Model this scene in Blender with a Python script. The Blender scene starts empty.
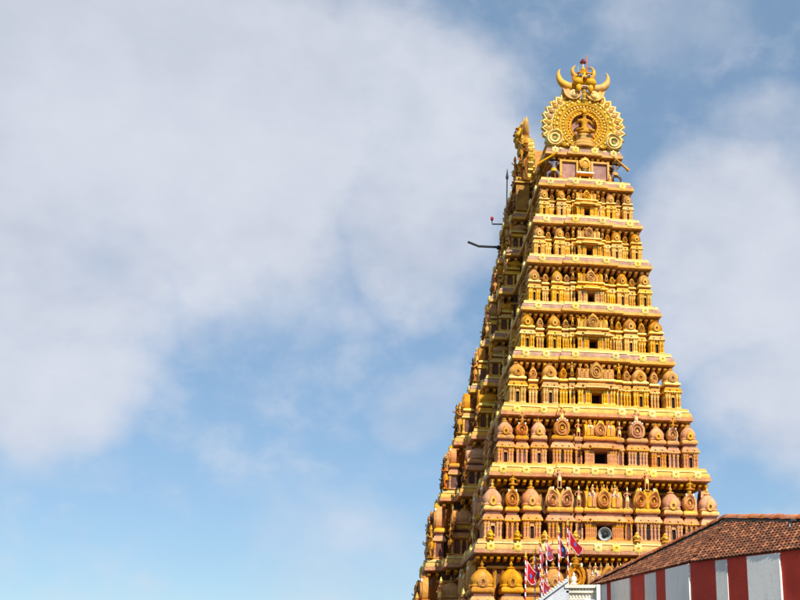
import bpy, bmesh, math, random
from math import sin, cos, pi, radians
from mathutils import Vector, Matrix
random.seed(7)
SC = bpy.context.scene
COL = SC.collection

# ------------------------------------------------------------------ camera
cam = bpy.data.objects.new('camera', bpy.data.cameras.new('camera'))
COL.objects.link(cam); SC.camera = cam
cam.location = (0, 0, 1.6)
cam.rotation_euler = (radians(90 + 18.65), 0, 0)
cam.data.sensor_width = 36.0
cam.data.lens = 1151.85 / 800 * 36.0
cam.data.shift_x = -(547.2 - 400) / 800
cam.data.clip_end = 20000

# ------------------------------------------------------------------ light
SUN_AZ, SUN_EL = radians(27.5), radians(42)          # azimuth measured to the right of straight behind the camera
to_sun = Vector((sin(SUN_AZ) * cos(SUN_EL), -cos(SUN_AZ) * cos(SUN_EL), sin(SUN_EL)))
sun = bpy.data.objects.new('sun', bpy.data.lights.new('sun', 'SUN'))
COL.objects.link(sun)
sun.data.energy = 5.0; sun.data.angle = radians(0.5); sun.data.color = (1.0, 0.95, 0.87)
sun.rotation_euler = to_sun.to_track_quat('Z', 'Y').to_euler()
SC.view_settings.view_transform = 'Standard'; SC.view_settings.look = 'None'
SC.view_settings.exposure = 0.27; SC.view_settings.gamma = 1.0

W = bpy.data.worlds.new('World'); SC.world = W; W.use_nodes = True
nt = W.node_tree; N = nt.nodes; LK = nt.links
for n in list(N): N.remove(n)
def wn(t, **k):
    n = N.new(t)
    for a, b in k.items(): setattr(n, a, b)
    return n
def wmath(op, a, b=None, c=None):
    n = wn('ShaderNodeMath', operation=op)
    for i, v in enumerate((a, b, c)):
        if v is None: continue
        if isinstance(v, (int, float)): n.inputs[i].default_value = v
        else: LK.new(v, n.inputs[i])
    return n.outputs[0]
def smooth(v, lo, hi, a=0.0, b=1.0):
    n = wn('ShaderNodeMapRange', interpolation_type='SMOOTHSTEP')
    LK.new(v, n.inputs[0])
    for i, x in enumerate((lo, hi, a, b)): n.inputs[1 + i].default_value = x
    return n.outputs[0]
sky = wn('ShaderNodeTexSky', sky_type='NISHITA')
sky.sun_disc = False; sky.sun_elevation = SUN_EL; sky.sun_rotation = math.atan2(to_sun.x, to_sun.y)
sky.altitude = 10; sky.air_density = 0.9; sky.dust_density = 0.1; sky.ozone_density = 3.0
tc = wn('ShaderNodeTexCoord'); D = tc.outputs['Generated']
def noise(vec, scale, detail, rough, dist=0.0):
    n = wn('ShaderNodeTexNoise'); LK.new(vec, n.inputs['Vector'])
    n.inputs['Scale'].default_value = scale; n.inputs['Detail'].default_value = detail
    n.inputs['Roughness'].default_value = rough; n.inputs['Distortion'].default_value = dist
    return n
st = wn('ShaderNodeMapping'); LK.new(D, st.inputs[0]); st.inputs['Scale'].default_value = (1, 1, 1.35)
big = noise(st.outputs[0], 2.3, 3, 0.5).outputs['Fac']
fine = noise(st.outputs[0], 8.0, 8, 0.52, 0.1).outputs['Fac']
wsp = noise(st.outputs[0], 22.0, 7, 0.58, 0.15).outputs['Fac']
wrp = noise(D, 6.0, 5, 0.55)
wv = wn('ShaderNodeVectorMath', operation='SUBTRACT'); LK.new(wrp.outputs['Color'], wv.inputs[0]); wv.inputs[1].default_value = (.5, .5, .5)
ws = wn('ShaderNodeVectorMath', operation='SCALE'); LK.new(wv.outputs[0], ws.inputs[0]); ws.inputs['Scale'].default_value = 0.16
wa = wn('ShaderNodeVectorMath', operation='ADD'); LK.new(D, wa.inputs[0]); LK.new(ws.outputs[0], wa.inputs[1])
DW = wa.outputs[0]
# cloud banks of this afternoon: compass direction (unit vector), angular radius, amount
BANKS = [((-.418, .76, .498), .34, 1.0), ((-.248, .86, .44), .20, 1.0), ((-.13, .865, .485), .14, .8), ((-.085, .905, .42), .11, .8),
         ((-.38, .87, .34), .14, .8), ((-.40, .88, .25), .13, .75), ((.15, .925, .345), .13, .85), ((.22, .94, .24), .12, .75),
         ((-.115, .96, .24), .06, .45), ((-.10, .92, .375), .09, .75), ((-.17, .97, .10), .12, .35), ((.12, .835, .56), .10, .38), ((.2, .88, .43), .09, .5),
         ((.45, .85, .35), .25, .8), ((-.75, .6, .3), .35, .9), ((.6, -.6, .5), .4, .3), ((-.5, -.6, .6), .5, .8), ((.2, .3, .93), .35, .6)]
acc = None
for b, r, a in BANKS:
    v = wn('ShaderNodeVectorMath', operation='DISTANCE'); LK.new(DW, v.inputs[0]); v.inputs[1].default_value = Vector(b).normalized()
    s = smooth(v.outputs['Value'], r * 0.35, r * 1.15, a, 0.0)
    acc = s if acc is None else wmath('MAXIMUM', acc, s)
f1 = wmath('MULTIPLY_ADD', wmath('SUBTRACT', fine, 0.5), 0.75, acc)
f2 = wmath('MULTIPLY_ADD', wmath('SUBTRACT', wsp, 0.5), 0.22, f1)
cover = smooth(f2, 0.02, 0.92)
veil = smooth(wmath('MULTIPLY_ADD', wsp, .8, wmath('MULTIPLY_ADD', fine, .6, wmath('MULTIPLY', big, .3))), 0.80, 1.20, 0.08, 0.50)
fac = wmath('MAXIMUM', wmath('MULTIPLY', cover, 0.93), veil)
tone = smooth(wmath('MULTIPLY_ADD', wsp, 0.3, wmath('MULTIPLY_ADD', big, .5, wmath('MULTIPLY', fine, .7))), 0.48, 1.02)
ccol = wn('ShaderNodeMix', data_type='RGBA'); LK.new(tone, ccol.inputs[0])
ccol.inputs[6].default_value = (5.0, 5.3, 6.1, 1); ccol.inputs[7].default_value = (6.15, 6.4, 7.1, 1)
grad = wn('ShaderNodeMix', data_type='RGBA', blend_type='MULTIPLY'); grad.inputs[0].default_value = 1
LK.new(sky.outputs[0], grad.inputs[6]); grad.inputs[7].default_value = (0.92, 1.0, 1.0, 1)
flat = wn('ShaderNodeMix', data_type='RGBA'); flat.inputs[0].default_value = 0.42; LK.new(grad.outputs[2], flat.inputs[6]); flat.inputs[7].default_value = (2.3, 4.0, 6.0, 1)
mx = wn('ShaderNodeMix', data_type='RGBA'); LK.new(fac, mx.inputs[0]); LK.new(flat.outputs[2], mx.inputs[6]); LK.new(ccol.outputs[2], mx.inputs[7])
bg = wn('ShaderNodeBackground'); bg.inputs[1].default_value = 0.099; LK.new(mx.outputs[2], bg.inputs[0])
wo = wn('ShaderNodeOutputWorld'); LK.new(bg.outputs[0], wo.inputs[0])

# ------------------------------------------------------------------ materials
def srgb(r, g, b):
    f = lambda c: (c / 255 / 12.92) if c <= 10 else ((c / 255 + 0.055) / 1.055) ** 2.4
    return (f(r), f(g), f(b), 1)
def paint(name, c1, c2, rough=0.65, grime=0.35, scale=2.2, grime_col=(52, 36, 22), bump=0.25, streak=True, spec=0.3, carve=0):
    m = bpy.data.materials.new(name); m.use_nodes = True
    t = m.node_tree; n = t.nodes; L = t.links
    P = n['Principled BSDF']; P.inputs['Roughness'].default_value = rough; P.inputs['Specular IOR Level'].default_value = spec
    g = n.new('ShaderNodeNewGeometry'); pos = g.outputs['Position']
    def nz(sc, det, vec=pos, ro=.6):
        q = n.new('ShaderNodeTexNoise'); L.new(vec, q.inputs['Vector']); q.inputs['Scale'].default_value = sc
        q.inputs['Detail'].default_value = det; q.inputs['Roughness'].default_value = ro
        return q.outputs['Fac']
    def mr(v, a, b, c=0., d=1.):
        q = n.new('ShaderNodeMapRange'); q.interpolation_type = 'SMOOTHSTEP'; L.new(v, q.inputs[0])
        for i, x in enumerate((a, b, c, d)): q.inputs[i + 1].default_value = x
        return q.outputs[0]
    a = n.new('ShaderNodeMix'); a.data_type = 'RGBA'
    L.new(mr(nz(scale, 5), .35, .68), a.inputs[0]); a.inputs[6].default_value = srgb(*c1); a.inputs[7].default_value = srgb(*c2)
    mp = n.new('ShaderNodeMapping'); L.new(pos, mp.inputs[0]); mp.inputs['Scale'].default_value = (3.2, 3.2, .55) if streak else (1.6, 1.6, 1.6)
    b = n.new('ShaderNodeMix'); b.data_type = 'RGBA'
    L.new(mr(nz(1.5, 7, mp.outputs[0], .68), .47, .74, 0, grime), b.inputs[0]); L.new(a.outputs[2], b.inputs[6]); b.inputs[7].default_value = srgb(*grime_col)
    oi = n.new('ShaderNodeObjectInfo'); hs = n.new('ShaderNodeHueSaturation')
    L.new(b.outputs[2], hs.inputs['Color'])
    for k, (lo, hi) in (('Value', (.86, 1.1)), ('Saturation', (.88, 1.08)), ('Hue', (.496, .503))):
        q = n.new('ShaderNodeMath'); q.operation = 'MULTIPLY'; L.new(oi.outputs['Random'], q.inputs[0]); q.inputs[1].default_value = {'Value': 1., 'Saturation': 7.3, 'Hue': 13.7}[k]
        w_ = n.new('ShaderNodeMath'); w_.operation = 'FRACT'; L.new(q.outputs[0], w_.inputs[0])
        e_ = n.new('ShaderNodeMapRange'); L.new(w_.outputs[0], e_.inputs[0]); e_.inputs[3].default_value = lo; e_.inputs[4].default_value = hi
        L.new(e_.outputs[0], hs.inputs[k])
    sp = n.new('ShaderNodeMix'); sp.data_type = 'RGBA'; L.new(mr(nz(7.5, 6, pos, .7), .55, .70, 0, grime * .9), sp.inputs[0])
    L.new(hs.outputs[0], sp.inputs[6]); sp.inputs[7].default_value = srgb(*grime_col)
    L.new(sp.outputs[2], P.inputs['Base Color'])
    bp = n.new('ShaderNodeBump'); bp.inputs['Strength'].default_value = bump; bp.inputs['Distance'].default_value = .03
    L.new(nz(14, 6), bp.inputs['Height'])
    if carve:
        vo = n.new('ShaderNodeTexVoronoi'); vo.feature = 'DISTANCE_TO_EDGE'; vo.inputs['Scale'].default_value = 10.5; L.new(pos, vo.inputs['Vector'])
        b2 = n.new('ShaderNodeBump'); b2.inputs['Strength'].default_value = carve; b2.inputs['Distance'].default_value = .08
        L.new(mr(vo.outputs['Distance'], 0, .16), b2.inputs['Height']); L.new(bp.outputs[0], b2.inputs['Normal']); L.new(b2.outputs[0], P.inputs['Normal'])
    else: L.new(bp.outputs[0], P.inputs['Normal'])
    return m
M = {}
M['yellow'] = paint('yellow_paint', (230, 172, 38), (212, 148, 26), .55, .38)
M['filigree'] = paint('carved_gilt_paint', (238, 190, 66), (226, 168, 44), .5, .35, carve=.9)
M['cream'] = paint('cream_paint', (246, 222, 128), (238, 204, 96), .55, .30)
M['gold'] = paint('gold_ochre_paint', (208, 148, 40), (180, 116, 30), .55, .40, carve=.4)
M['orange'] = paint('orange_ochre_paint', (220, 156, 50), (206, 136, 46), .6, .34, carve=.4)
M['pink'] = paint('pink_paint', (186, 138, 108), (160, 114, 88), .65, .38)
M['mauve'] = paint('mauve_paint', (176, 132, 112), (152, 108, 94), .7, .40)
M['terra'] = paint('terracotta_pink_paint', (224, 158, 98), (206, 132, 78), .65, .32, carve=.4)
M['plum_shade'] = paint('plum_brown_gap_shade', (122, 80, 62), (98, 62, 50), .75, .4)  # pink-brown darkened to carry the shade between pilasters and at the necks
M['ochre'] = paint('brown_ochre_paint', (150, 92, 30), (122, 72, 28), .75, .55, carve=.4)
M['recess_shade'] = paint('umber_recess_shade', (96, 62, 32), (74, 46, 26), .8, .5)  # dark brown that puts the shade of recesses and cornice undersides into colour
M['dark'] = paint('dark_opening_shade_and_pupils', (48, 32, 22), (34, 22, 16), .85, .3)  # near-black stands in for shade inside niches and openings; also pupils and nostrils
M['white'] = paint('white_plaster', (236, 230, 214), (222, 212, 190), .7, .25)
M['grey'] = paint('blue_grey_paint', (120, 116, 122), (92, 84, 88), .6, .35)
M['green'] = paint('leaf_green_paint', (86, 122, 60), (70, 100, 50), .6, .3)
M['rust'] = paint('flame_orange_paint', (226, 120, 24), (206, 96, 20), .55, .3)
M['stone'] = paint('granite', (140, 128, 112), (116, 104, 92), .85, .4)
M['metal'] = paint('dark_metal', (52, 52, 56), (40, 40, 44), .5, .2)
M['horn'] = paint('grey_horn_paint', (178, 178, 172), (160, 160, 156), .4, .2)
M['redlamp'] = paint('red_lamp_paint', (170, 40, 36), (150, 30, 30), .4, .1)
M['wallred'] = paint('red_wall_paint', (216, 60, 38), (196, 48, 32), .75, .22, .8, (90, 30, 24), .15)
M['wallwhite'] = paint('white_wall_paint', (240, 234, 222), (228, 221, 208), .75, .22, .8, (150, 144, 136), .15)
M['cement'] = paint('grey_white_cement', (206, 208, 210), (182, 184, 188), .8, .35, 1.5, (120, 116, 110), .3)
M['tile'] = paint('clay_tile', (132, 80, 48), (88, 56, 38), .85, .9, 5.0, (50, 38, 28), .5, False)
M['ridgetile'] = paint('orange_clay_tile', (206, 128, 74), (178, 100, 60), .85, .45, 4.0, (92, 56, 38), .4, False)
M['mortar'] = paint('grey_mortar', (150, 138, 122), (120, 108, 94), .9, .4)
M['flagnavy'] = paint('navy_flag_cloth', (40, 20, 40), (30, 18, 44), .8, .1, bump=.05)
M['flagred'] = paint('red_flag_cloth', (176, 14, 22), (146, 10, 18), .8, .1, bump=.05)
M['flagblue'] = paint('blue_flag_print', (40, 112, 190), (32, 92, 170), .8, .1, bump=.05)
M['flagwhite'] = paint('white_flag_trim', (232, 224, 226), (220, 208, 210), .8, .1, bump=.05)
M['flagyellow'] = paint('yellow_flag_print', (226, 180, 50), (220, 170, 40), .8, .1, bump=.05)
M['polewhite'] = paint('white_pole_paint', (232, 228, 222), (220, 214, 208), .5, .1)
M['polered'] = paint('red_pole_paint', (196, 40, 40), (180, 30, 34), .5, .1)
M['sand'] = paint('sandy_ground', (70, 64, 57), (56, 52, 47), .95, .4, .3, (42, 38, 35), .3, False)
M['eye'] = paint('pale_eye_paint', (170, 176, 190), (150, 158, 176), .4, .05)

# ------------------------------------------------------------------ mesh builder
class MB:
    zmap = [None]
    def __init__(s): s.v = []; s.f = []; s.m = []; s.mats = []
    def mi(s, m):
        if m not in s.mats: s.mats.append(m)
        return s.mats.index(m)
    def add(s, vs, fs, m):
        o = len(s.v); s.v += [tuple(v) for v in vs]
        if isinstance(m, str): m = [m] * len(fs)
        for f, q in zip(fs, m): s.f.append([o + i for i in f]); s.m.append(s.mi(q))
    def box(s, x0, x1, y0, y1, z0, z1, m):
        s.add([(x, y, z) for z in (z0, z1) for y in (y0, y1) for x in (x0, x1)],
              [(0, 2, 3, 1), (4, 5, 7, 6), (0, 1, 5, 4), (2, 6, 7, 3), (0, 4, 6, 2), (1, 3, 7, 5)], m)
    def lathe(s, prof, m, c=(0, 0, 0), seg=12, pw=2.0, sx=1, sy=1, rot=0, capb=False):
        """prof: (r, z[, mat of the band above])"""
        vs = []; fs = []; ms = []
        for p in prof:
            for k in range(seg):
                a = 2 * pi * k / seg + rot
                q = p[0] / (abs(cos(a)) ** pw + abs(sin(a)) ** pw) ** (1 / pw)
                vs.append((c[0] + q * cos(a) * sx, c[1] + q * sin(a) * sy, c[2] + p[1]))
        for i in range(len(prof) - 1):
            mm = prof[i][2] if len(prof[i]) > 2 else m
            for k in range(seg):
                k2 = (k + 1) % seg
                fs.append((i * seg + k, i * seg + k2, (i + 1) * seg + k2, (i + 1) * seg + k)); ms.append(mm)
        e = (len(prof) - 1) * seg
        fs.append(tuple(e + k for k in range(seg))); ms.append(ms[-1])
        if capb: fs.append(tuple(reversed(range(seg)))); ms.append(ms[0])
        s.add(vs, fs, ms)
    def sweep(s, outl, prof, m):
        """profile (d, z[, mat]) carried round a closed axis-aligned outline (counter-clockwise)"""
        n = len(outl); nr = []
        for i in range(n):
            a = outl[i]; b = outl[(i + 1) % n]; dx, dy = b[0] - a[0], b[1] - a[1]; l = math.hypot(dx, dy) or 1
            nr.append((dy / l, -dx / l))
        vs = []; fs = []; ms = []
        for p in prof:
            for i in range(n):
                n1 = nr[i - 1]; n2 = nr[i]
                if abs(n1[0] * n2[0] + n1[1] * n2[1]) > .9: ox, oy = n1
                else: ox, oy = n1[0] + n2[0], n1[1] + n2[1]
                vs.append((outl[i][0] + ox * p[0], outl[i][1] + oy * p[0], p[1]))
        for j in range(len(prof) - 1):
            mm = prof[j][2] if len(prof[j]) > 2 else m
            for i in range(n):
                i2 = (i + 1) % n
                fs.append((j * n + i, j * n + i2, (j + 1) * n + i2, (j + 1) * n + i)); ms.append(mm)
        e = (len(prof) - 1) * n
        fs.append(tuple(e + k for k in range(n))); ms.append(ms[-1])
        fs.append(tuple(reversed(range(n)))); ms.append(ms[0])
        s.add(vs, fs, ms)
    def relief(s, c, R, rings, seg=28, mod=None, spiral=0, zmin=None, back=.25, sz=1.0, flip=1):
        """disc facing -y; rings: (r fraction, height towards -y, mat outward of it)"""
        vs = []; fs = []; ms = []; n = len(rings)
        for i, p in enumerate(rings):
            for k in range(seg):
                a = 2 * pi * k / seg + pi / 2
                q = R * p[0] * (1 + (mod(a) * p[0] ** 2 if mod else 0))
                h = p[1]
                if spiral: h += spiral * sin(p[0] * 17 - flip * (a - pi / 2)) * (1 if .12 < p[0] < .95 else 0)
                z = q * sin(a) * sz
                if zmin is not None: z = max(z, zmin)
                vs.append((c[0] + q * cos(a), c[1] - h, c[2] + z))
        for i in range(n - 1):
            for k in range(seg):
                k2 = (k + 1) % seg
                fs.append((i * seg + k, (i + 1) * seg + k, (i + 1) * seg + k2, i * seg + k2)); ms.append(rings[i][2])
        # side wall back
        b = len(vs); e = (n - 1) * seg
        for k in range(seg):
            x, y, z = vs[e + k]; vs.append((x, c[1] + back, z))
        for k in range(seg):
            k2 = (k + 1) % seg
            fs.append((e + k, b + k, b + k2, e + k2)); ms.append(rings[-1][2])
        fs.append(tuple(b + k for k in reversed(range(seg)))); ms.append(rings[-1][2])
        fs.append(tuple(range(seg))); ms.append(rings[0][2])
        s.add(vs, fs, ms)
    def tube(s, pts, rad, m, seg=8, stripes=None):
        pts = [Vector(p) for p in pts]; vs = []; fs = []; ms = []
        if isinstance(rad, (int, float)): rad = [rad] * len(pts)
        up = Vector((0.31, 0.2, 0.93)).normalized()
        for i, p in enumerate(pts):
            t = (pts[min(i + 1, len(pts) - 1)] - pts[max(i - 1, 0)]).normalized()
            u = t.cross(up)
            if u.length < .05: u = t.cross(Vector((1, 0, 0)))
            u.normalize(); w = t.cross(u)
            for k in range(seg):
                a = 2 * pi * k / seg; vs.append(p + (u * cos(a) + w * sin(a)) * rad[i])
        for i in range(len(pts) - 1):
            for k in range(seg):
                k2 = (k + 1) % seg
                fs.append((i * seg + k, i * seg + k2, (i + 1) * seg + k2, (i + 1) * seg + k))
                ms.append(stripes(i, k) if stripes else m)
        fs.append(tuple(reversed(range(seg)))); ms.append(ms[0])
        e = (len(pts) - 1) * seg; fs.append(tuple(e + k for k in range(seg))); ms.append(ms[-1])
        s.add(vs, fs, ms)
    def horn(s, pts, rad, m, seg=10, k=5):
        P = [Vector(p) for p in pts]; o = []; r = []
        for i in range(len(P) - 1):
            a, b, c, d = P[max(i - 1, 0)], P[i], P[i + 1], P[min(i + 2, len(P) - 1)]
            for j in range(k):
                t = j / k; o.append(.5 * ((2 * b) + (c - a) * t + (2 * a - 5 * b + 4 * c - d) * t * t + (3 * b - a - 3 * c + d) * t ** 3)); r.append(rad[i] * (1 - t) + rad[i + 1] * t)
        s.tube(o + [P[-1]], r + [rad[-1]], m, seg)
    def ball(s, c, rx, ry, rz, m, seg=10, rg=6):
        vs = []; fs = []
        for i in range(1, rg):
            a = pi * i / rg
            for k in range(seg):
                b = 2 * pi * k / seg; vs.append((c[0] + rx * sin(a) * cos(b), c[1] + ry * sin(a) * sin(b), c[2] - rz * cos(a)))
        for i in range(rg - 2):
            for k in range(seg):
                k2 = (k + 1) % seg; fs.append((i * seg + k, i * seg + k2, (i + 1) * seg + k2, (i + 1) * seg + k))
        fs.append(tuple(reversed(range(seg)))); e = (rg - 2) * seg; fs.append(tuple(e + k for k in range(seg)))
        s.add(vs, fs, m)
    def plate(s, pts, y0, y1, m):
        """extrude an (x, z) outline from y0 (front) to y1"""
        n = len(pts); vs = [(x, y0, z) for x, z in pts] + [(x, y1, z) for x, z in pts]
        s.add(vs, [tuple(range(n)), tuple(range(2 * n - 1, n - 1, -1))] + [(i, i + n, (i + 1) % n + n, (i + 1) % n) for i in range(n)], m)
    def mesh(s, name, sharp=35):
        if MB.zmap[0]: s.v = [(x, y, MB.zmap[0](z)) for x, y, z in s.v]
        me = bpy.data.meshes.new(name); me.from_pydata(s.v, [], s.f)
        for q in s.mats: me.materials.append(M[q])
        me.polygons.foreach_set('material_index', s.m)
        bm = bmesh.new(); bm.from_mesh(me); bmesh.ops.recalc_face_normals(bm, faces=bm.faces); bm.to_mesh(me); bm.free()
        me.polygons.foreach_set('use_smooth', [True] * len(me.polygons))
        me.set_sharp_from_angle(angle=radians(sharp)); me.update()
        return me
def link(name, me, parent=None, loc=(0, 0, 0), rz=0, sc=None, **kw):
    o = bpy.data.objects.new(name, me); COL.objects.link(o)
    if parent: o.parent = parent
    o.location = loc; o.rotation_euler = (0, 0, rz)
    if sc: o.scale = sc if hasattr(sc, '__len__') else (sc,) * 3
    for k, v in kw.items(): o[k] = v
    return o

# carved figures: skinned skeletons turned into meshes once
def figure(name, joints, bones, m, extra=None, sub=1):
    me = bpy.data.meshes.new(name); me.from_pydata([j[:3] for j in joints], bones, [])
    o = bpy.data.objects.new(name, me); COL.objects.link(o)
    md = o.modifiers.new('s', 'SKIN'); md.use_smooth_shade = True
    for i, j in enumerate(joints):
        r = j[3]; me.skin_vertices[0].data[i].radius = (r, r if len(j) < 5 else j[4])
    me.skin_vertices[0].data[0].use_root = True
    o.modifiers.new('u', 'SUBSURF').levels = sub
    dg = bpy.context.evaluated_depsgraph_get()
    ev = bpy.data.meshes.new_from_object(o.evaluated_get(dg))
    b = MB(); b.v = [tuple(v.co) for v in ev.vertices]; b.f = [list(p.vertices) for p in ev.polygons]; b.m = [b.mi(m)] * len(b.f)
    bpy.data.objects.remove(o); bpy.data.meshes.remove(me); bpy.data.meshes.remove(ev)
    if extra: extra(b)
    return b.mesh(name, 50)
def crown(b, z, m, r=.085, y=0.):
    b.lathe([(r, -.02), (r * 1.15, .03), (r * .9, .06), (r * .95, .10), (r * .6, .16), (r * .62, .19), (r * .25, .25), (.01, .30)], m, (0, y, z), 10, capb=True)
    b.ball((0, y - r * .95, z - .085), .02, .025, .03, m, 6, 4)
# standing figure 1.75 m, facing -y, one arm raised
ST_J = [(0, 0, .92, .14, .11), (0, 0, 1.12, .12, .09), (0, 0, 1.34, .16, .10), (0, -.01, 1.47, .055), (0, -.02, 1.58, .095), (0, -.02, 1.66, .075),
        (.11, 0, .88, .10), (.13, -.06, .5, .07), (.12, 0, .1, .045), (.14, -.14, .03, .04), (-.11, 0, .88, .10), (-.15, -.04, .5, .07), (-.14, .02, .1, .045), (-.17, -.12, .03, .04),
        (.2, 0, 1.38, .06), (.33, -.03, 1.16, .045), (.30, -.22, 1.28, .035), (.28, -.27, 1.38, .03), (-.2, 0, 1.38, .06), (-.36, 0, 1.2, .045), (-.30, -.16, 1.0, .035), (-.26, -.22, .95, .03)]
ST_B = [(0, 1), (1, 2), (2, 3), (3, 4), (4, 5), (0, 6), (6, 7), (7, 8), (8, 9), (0, 10), (10, 11), (11, 12), (12, 13), (2, 14), (14, 15), (15, 16), (16, 17), (2, 18), (18, 19), (19, 20), (20, 21)]
def st_mesh(nm, m, m2):
    def ex(b):
        crown(b, 1.69, m2, .09, -.02)
        b.lathe([(.24, 0), (.26, .03), (.2, .06)], m2, (0, -.03, -.03), 10, capb=True)
        b.lathe([(.17, .60), (.19, .72), (.165, .92), (.15, .98)], m2, (0, -.01, 0), 10)
    return figure(nm, ST_J, ST_B, m, ex)
# seated cross-legged figure, about 1.2 m
SE_J = [(0, 0, .14, .16, .13), (0, 0, .36, .12, .09), (0, 0, .60, .16, .10), (0, -.01, .73, .055), (0, -.02, .84, .10), (0, -.02, .92, .075),
        (.15, -.05, .12, .10), (.38, -.20, .10, .075), (.10, -.34, .09, .05), (-.15, -.05, .12, .10), (-.38, -.20, .10, .075), (-.08, -.36, .10, .05),
        (.2, 0, .64, .06), (.36, -.03, .42, .045), (.30, -.25, .46, .035), (.30, -.29, .54, .035), (-.2, 0, .64, .06), (-.36, -.03, .42, .045), (-.30, -.25, .46, .035), (-.30, -.29, .54, .035)]
SE_B = [(0, 1), (1, 2), (2, 3), (3, 4), (4, 5), (0, 6), (6, 7), (7, 8), (0, 9), (9, 10), (10, 11), (2, 12), (12, 13), (13, 14), (14, 15), (2, 16), (16, 17), (17, 18), (18, 19)]
def se_mesh(nm, m, m2):
    return figure(nm, SE_J, SE_B, m, lambda b: crown(b, .94, m2, .095, -.02))
# striding guardian with a raised arm holding a club outward (+x)
GU_J = [(0, 0, .62, .15, .12), (.03, 0, .84, .13, .10), (.06, 0, 1.04, .17, .12), (.07, -.02, 1.16, .06), (.08, -.04, 1.27, .11), (.08, -.04, 1.36, .08),
        (.12, -.03, .56, .11), (.36, -.14, .42, .085), (.40, -.06, .08, .05), (.44, -.2, .04, .045), (-.12, 0, .56, .11), (-.30, -.1, .32, .085), (-.26, 0, .06, .05), (-.30, -.16, .03, .045),
        (.24, -.02, 1.10, .07), (.42, -.08, 1.30, .05), (.60, -.16, 1.18, .045), (.66, -.18, 1.16, .045), (-.12, -.02, 1.10, .07), (-.34, -.1, .95, .05), (-.22, -.26, .82, .04)]
GU_B = [(0, 1), (1, 2), (2, 3), (3, 4), (4, 5), (0, 6), (6, 7), (7, 8), (8, 9), (0, 10), (10, 11), (11, 12), (12, 13), (2, 14), (14, 15), (15, 16), (16, 17), (2, 18), (18, 19), (19, 20)]
def gu_mesh(nm, m, m2):
    def ex(b):
        b.tube([(-.25, -.2, 1.62), (.1, -.19, 1.44), (.66, -.18, 1.16), (.9, -.17, 1.04)], [.05, .06, .075, .1], m2, 8)
        b.lathe([(.11, -.02), (.13, .04), (.1, .1), (.05, .2), (.01, .26)], m2, (.08, -.04, 1.38), 8, capb=True)
        b.lathe([(.2, 0), (.21, .1), (.17, .2)], m2, (.01, -.01, .5), 10)
    return figure(nm, GU_J, GU_B, m, ex)
FIG = dict(gold=st_mesh('statue_gold', 'orange', 'yellow'), pink=st_mesh('statue_pink', 'terra', 'cream'), brown=st_mesh('statue_brown', 'ochre', 'gold'),
           flame=st_mesh('statue_flame', 'rust', 'yellow'), seat=se_mesh('statue_seated', 'gold', 'yellow'), seatb=se_mesh('statue_seated_brown', 'ochre', 'gold'),
           guard=gu_mesh('statue_guardian', 'grey', 'yellow'))

# ------------------------------------------------------------------ setting: ground
g = MB(); g.add([(-9000, -9000, 0), (9000, -9000, 0), (9000, 9000, 0), (-9000, 9000, 0)], [(0, 1, 2, 3)], 'sand')
link('ground', g.mesh('ground'), kind='structure')

# ------------------------------------------------------------------ temple tower
CW = [2.497, 3.027, 3.443, 3.867, 4.259, 4.826, 5.562, 6.253, 7.077, 7.80]        # half widths of the cornices, top to bottom
CZ = [34.468, 31.976, 29.249, 26.431, 23.251, 20.103, 16.58, 12.985, 8.716, 4.30]   # their heights
EX = 5.5                                                                          # half of the extra length of the long side
tower = link('temple_gateway_tower', None, None, (1.983, 70, 0), radians(9.66),
             label='tall tapering temple gateway tower in yellow and pink, covered with carved tiers', category='temple tower')
def bays(w):
    b1 = .48 * w + 1.35; b2 = .30 * w + .35
    p1 = .92; p2 = min(1.0, max(.3, .3 + .3 * (w - 3.6)))
    return b1, b2, p1, p2
def outline(h, w):
    """footprint at half width h of the storey whose cornice has half width w"""
    b1, b2, p1, p2 = bays(w); fb = .43 * w; fp = .22; yb = 2 * EX + h; c = EX
    return [(-h, -h), (-fb, -h), (-fb, -h - fp), (fb, -h - fp), (fb, -h), (h, -h),
            (h, c - b1), (h + p1, c - b1), (h + p1, c - b2), (h + p1 + p2, c - b2), (h + p1 + p2, c + b2), (h + p1, c + b2), (h + p1, c + b1), (h, c + b1),
            (h, yb), (-h, yb),
            (-h, c + b1), (-h - p1, c + b1), (-h - p1, c + b2), (-h - p1 - p2, c + b2), (-h - p1 - p2, c - b2), (-h - p1, c - b2), (-h - p1, c - b1), (-h, c - b1)]
PAL = {}
for i in (1, 2, 3, 4): PAL[i] = dict(pil='yellow', panel='plum_shade', jamb='mauve', kap='yellow', lip='cream', dome='gold', nas='yellow', slab='cream', neck='plum_shade', band='pink', edge='yellow')
PAL[0] = PAL[1]
PAL[5] = dict(PAL[1], dome='orange', kap='orange', lip='cream', nas='gold')
PAL[6] = dict(pil='terra', panel='plum_shade', jamb='plum_shade', kap='terra', lip='yellow', dome='terra', nas='yellow', slab='orange', neck='plum_shade', band='yellow', edge='terra')
PAL[7] = dict(PAL[6], dome='terra', nas='yellow', slab='yellow')
PAL[8] = dict(PAL[6], dome='orange', kap='orange', pil='orange', nas='gold')
PAL[9] = PAL[8]

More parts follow.
